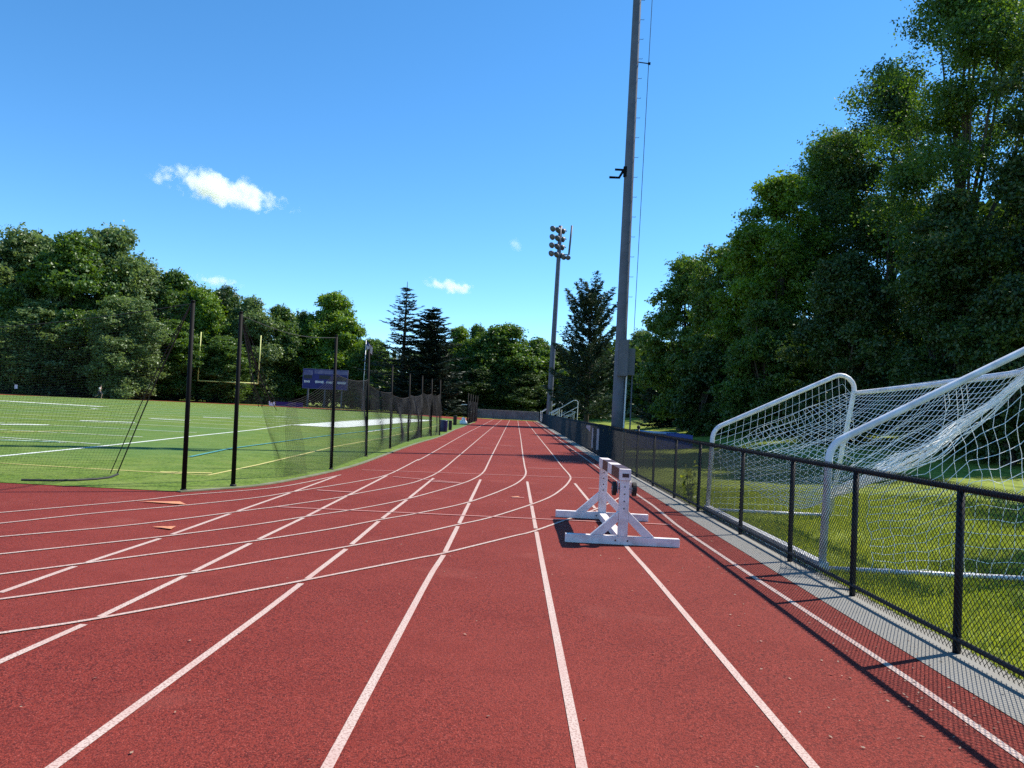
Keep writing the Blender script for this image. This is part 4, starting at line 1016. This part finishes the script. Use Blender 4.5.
plant('dark_conifer', 'dark conifer with flat boughs right of the near floodlight pole', 'tree', sp2, 664, 64, 338, 20.0, 4.0, 30, rz=1.0)
plant('dark_conifer', 'conifer tip peeping above the leafy row at the far left', 'tree', sp2, 26, 124, 224, 20.0, 4.0, 20, rz=2.0)
# trees on the right-hand bank: own meshes, smaller leaves
right_trees = [ # px, Y, ytop, half width px, material, leaf size, z0 fraction, leaves, label
 (682, 56, 254, 54, 'leaf', 0.20, 0.10, 24000, 'round leafy tree right of the near floodlight pole, lowest of the right bank'),
 (730, 50, 236, 62, 'leaf', 0.19, 0.08, 26000, 'leafy tree second from the floodlight pole on the right bank'),
 (776, 45, 174, 74, 'leaf_bright', 0.18, 0.12, 30000, 'yellow green sunlit tree in the middle of the right bank'),
 (830, 49, 130, 84, 'leaf', 0.18, 0.10, 34000, 'tall tree left of the overhanging giant on the right bank'),
 (884, 46, 72, 94, 'leaf_dark', 0.17, 0.05, 36000, 'dark tall tree directly left of the giant tree at the right edge'),
 (966, 37, -80, 124, 'leaf', 0.16, 0.18, 52000, 'giant open crowned tree at the top right corner'),
 (1075, 30, -40, 110, 'leaf_dark', 0.16, 0.10, 36000, 'dark tree cut by the right edge of the photo'),
 (948, 31, 190, 84, 'leaf_dark', 0.15, 0.04, 34000, 'dense dark tree under the giant crown above the soccer goal'),
 (842, 36, 250, 66, 'leaf_dark', 0.15, 0.02, 28000, 'shaded low tree behind the far corner of the soccer goal'),
 (764, 42, 300, 52, 'leaf', 0.16, 0.02, 24000, 'shaded bushy tree at the foot of the sunlit right bank tree'),
 (1010, 27, 270, 70, 'leaf_dark', 0.14, 0.02, 26000, 'low dark tree at the right edge behind the soccer goal net'),
 (704, 47, 345, 40, 'leaf_dark', 0.17, 0.02, 18000, 'low dark tree behind the blue landing mat'),
]
for i, (px, Y, yt, hw, mk, ls, zf, nlf, lb) in enumerate(right_trees):
    x = at(px, 400, Y)[0]; H = at(px, yt, Y)[2]-Z(x, Y); R = hw*Y/FPX
    me = make_tree(300+i, H, R, max(0.3, H*zf), int(74+R*(6 if px == 966 else 13)), int(nlf*(2.3 if px == 966 else 3.0)), ls*0.58, MT[mk], 0.16+H*0.010, 0.6, 0.18)
    plant('bank_tree', lb, 'tree', me, px, Y, yt, H, R, hw, 'trees on the right-hand bank', rz=0.0)
# a tree just outside the frame on the right whose crown shades the lawn behind the fence
me = make_tree(330, 15.5, 4.6, 6.5, 150, 30000, 0.12, MT['leaf_dark'], 0.26, 0.6, 0.17)
for (X_, Y_, rz_, lb) in ((17.5, 11.8, 0.0, 'shade tree just beyond the right edge, beside the soccer goal'), (21.5, 19.5, 2.0, 'shade tree beyond the right edge, farther along the lawn')):
    t = plant('bank_tree', lb, 'tree', me, 0, Y_, 0, 15.5, 4.6, None, 'trees on the right-hand bank', rz=rz_, X=X_); t.scale = (1.0, 1.0, 1.0)
# far-off wood behind both rows, one mass
rng = np.random.default_rng(77); n = 60000
def wood_band(pts, n, hmin, hmax):
    P = resample(pts, 1.0); k = rng.integers(0, len(P), n); base = P[k]+rng.normal(0, 2.2, (n, 2))
    hv = hmin+(hmax-hmin)*(0.5+0.28*np.sin(k*0.31)+0.22*np.sin(k*0.117+1)); z = zg(base[:, 0], base[:, 1])+hv*rng.uniform(0, 1, n)**0.8
    return np.column_stack([base, z])
C = np.vstack([wood_band([(-140, 128), (-80, 138), (-30, 142), (10, 136), (18, 110), (24, 84), (30, 66)], 62000, 7, 12), wood_band([(21, 66), (28, 56)], 14000, 5, 8), wood_band([(31, 51), (35, 43), (39, 32), (38, 20)], 46000, 10, 15)])
tag(quads('woodland', leaf_quads(C, rng.normal(size=(len(C), 3)), 0.55, rng), MT['leaf_dark']), 'dark woodland standing behind the rows of trees', 'woodland', kind='stuff')

# ================================================================== LAWN BLADES, LITTER
n = 170000; r2 = np.random.default_rng(9); yb = 3.4+15*r2.uniform(0, 1, n)**1.5; xb = 3.39+r2.uniform(0, 1, n)**1.3*7.5
pat = np.sin(xb*2.1+np.sin(yb*1.3))*np.sin(yb*1.7+1)+r2.normal(0, 0.5, n) > -0.7; xb, yb = xb[pat], yb[pat]; n = len(xb)
zb = zg(xb, yb); h = r2.uniform(0.02, 0.07, n)+0.07*(r2.uniform(size=n) < 0.02)
th = r2.uniform(0, 6.28, n); w = 0.006; dx, dy = np.cos(th)*w, np.sin(th)*w; lx, ly = r2.normal(0, 0.015, n), r2.normal(0, 0.015, n)
V = np.stack([np.column_stack([xb-dx, yb-dy, zb]), np.column_stack([xb+dx, yb+dy, zb]), np.column_stack([xb+dx*.3+lx, yb+dy*.3+ly, zb+h]), np.column_stack([xb-dx*.3+lx, yb-dy*.3+ly, zb+h])], 1)
tag(quads('lawn_grass', V, MT['blade']), 'sunlit tufty lawn grass behind the black fence', 'grass', kind='stuff')
n = 620; r2 = np.random.default_rng(19); xb = np.where(r2.uniform(size=n) < 0.25, r2.uniform(-2.5, 3.1, n), r2.uniform(2.25, 3.15, n)-np.abs(r2.normal(0, 0.5, n))*(r2.uniform(size=n) < 0.3)); yb = 2.4+r2.uniform(0, 1, n)**1.2*16
C = np.column_stack([xb, yb, np.full(n, 0.0165)]); Nn = np.column_stack([r2.normal(0, .25, n), r2.normal(0, .25, n), np.ones(n)])
tag(quads('leaf_litter', leaf_quads(C, Nn, 0.013, r2), MT['dry_leaf']), 'scattered dry leaf bits lying on the red track', 'litter', kind='stuff')
# weed clump at the foot of the fence
wd = thing('weed_plant', 'tall thin weed growing at the foot of the fence right of the barrier', 'plant', (3.36, 14.6, 0))
wq = np.random.default_rng(31); cs = []; stm = MB()
for k in range(5):
    a = wq.uniform(0, 6.28); hgt = wq.uniform(0.45, 0.85); e = np.array([3.36+0.10*math.cos(a), 14.6+0.12*math.sin(a), hgt]); s_ = np.array([3.36, 14.6, 0.0])
    stm.tube([s_, lerp(s_, e, 0.5)+np.array([0, 0, 0.03]), e], [0.006, 0.005, 0.002], 5)
    for q in np.linspace(0.15, 1, 16): cs.append(lerp(s_, e, q)+wq.normal(0, 0.035, 3))
stm.build('stem', MT['blade'], wd); quads('leaves', leaf_quads(np.array(cs), wq.normal(size=(len(cs), 3))+np.array([0, 0, 1]), 0.07, wq), MT['blade'], wd)

# ================================================================== CLOUDS (volumes, far off)
def cloud_mat(name, dens, asp, scale, seed, edge):
    """white vapour whose ragged edge comes from noise worn into a soft ellipsoid"""
    m = bpy.data.materials.new(name); m.use_nodes = True; nt = m.node_tree; nt.nodes.clear()
    out = N(nt, 'ShaderNodeOutputMaterial'); v = N(nt, 'ShaderNodeVolumePrincipled'); v.inputs['Color'].default_value = (1, 1, 1, 1); v.inputs['Anisotropy'].default_value = 0.2
    tc = N(nt, 'ShaderNodeTexCoord'); ln = N(nt, 'ShaderNodeVectorMath', operation='LENGTH'); nt.links.new(tc.outputs['Object'], ln.inputs[0])
    sc = N(nt, 'ShaderNodeVectorMath', operation='MULTIPLY'); sc.inputs[1].default_value = asp; nt.links.new(tc.outputs['Object'], sc.inputs[0])
    no = N(nt, 'ShaderNodeTexNoise'); no.noise_dimensions = '4D'; no.inputs['W'].default_value = seed
    no.inputs['Scale'].default_value = scale; no.inputs['Detail'].default_value = 7; no.inputs['Roughness'].default_value = 0.62
    nt.links.new(sc.outputs[0], no.inputs['Vector'])
    f = N(nt, 'ShaderNodeMath', operation='SUBTRACT'); f.inputs[0].default_value = edge; nt.links.new(ln.outputs['Value'], f.inputs[1])
    nn = N(nt, 'ShaderNodeMath', operation='MULTIPLY_ADD'); nn.inputs[1].default_value = 3.4; nn.inputs[2].default_value = -1.7; nt.links.new(no.outputs['Fac'], nn.inputs[0])
    ad = N(nt, 'ShaderNodeMath', operation='ADD'); nt.links.new(f.outputs[0], ad.inputs[0]); nt.links.new(nn.outputs[0], ad.inputs[1])
    mr = N(nt, 'ShaderNodeMapRange'); mr.inputs['From Min'].default_value = 0.0; mr.inputs['From Max'].default_value = 0.55; mr.inputs['To Max'].default_value = dens
    nt.links.new(ad.outputs[0], mr.inputs['Value']); nt.links.new(mr.outputs['Result'], v.inputs['Density']); nt.links.new(v.outputs[0], out.inputs['Volume'])
    return m
import bmesh
def cloud(label, px, py, hw, hh, tilt, Y, dens, nscale, seed, edge=0.62):
    c0 = at(px, py, Y); bm = bmesh.new(); bmesh.ops.create_icosphere(bm, subdivisions=4, radius=1.0)
    k = Y/FPX; me = bpy.data.meshes.new('cloud'); bm.to_mesh(me); bm.free()
    me.materials.append(cloud_mat('cloud_vapour', dens, (hw/hh, 0.7*hw/hh, 1.0), nscale, seed, edge))
    o = bpy.data.objects.new('cloud', me); COL.objects.link(o); o.location = c0; o.scale = (hw*k, hw*k*0.7, hh*k); o.rotation_euler = (0, rad(tilt), 0)
    tag(o, label, 'cloud', 'small white clouds')
CLY = 1500.0
cloud('largest white cloud, drifting above the left trees', 223, 190, 80, 17, 10, CLY, 0.075, 0.9, 3.3, 0.58)
cloud('small white cloud above the sparse conifer', 450, 286, 32, 8, 6, CLY, 0.075, 0.8, 6.1, 0.60)
cloud('thin cloud wisp low over the left tree row', 218, 281, 30, 7, 5, CLY, 0.030, 0.9, 9.0, 0.6)
cloud('faint tiny cloud puff in the middle of the sky', 515, 243, 11, 8, 30, CLY, 0.020, 0.9, 13.0, 0.55)
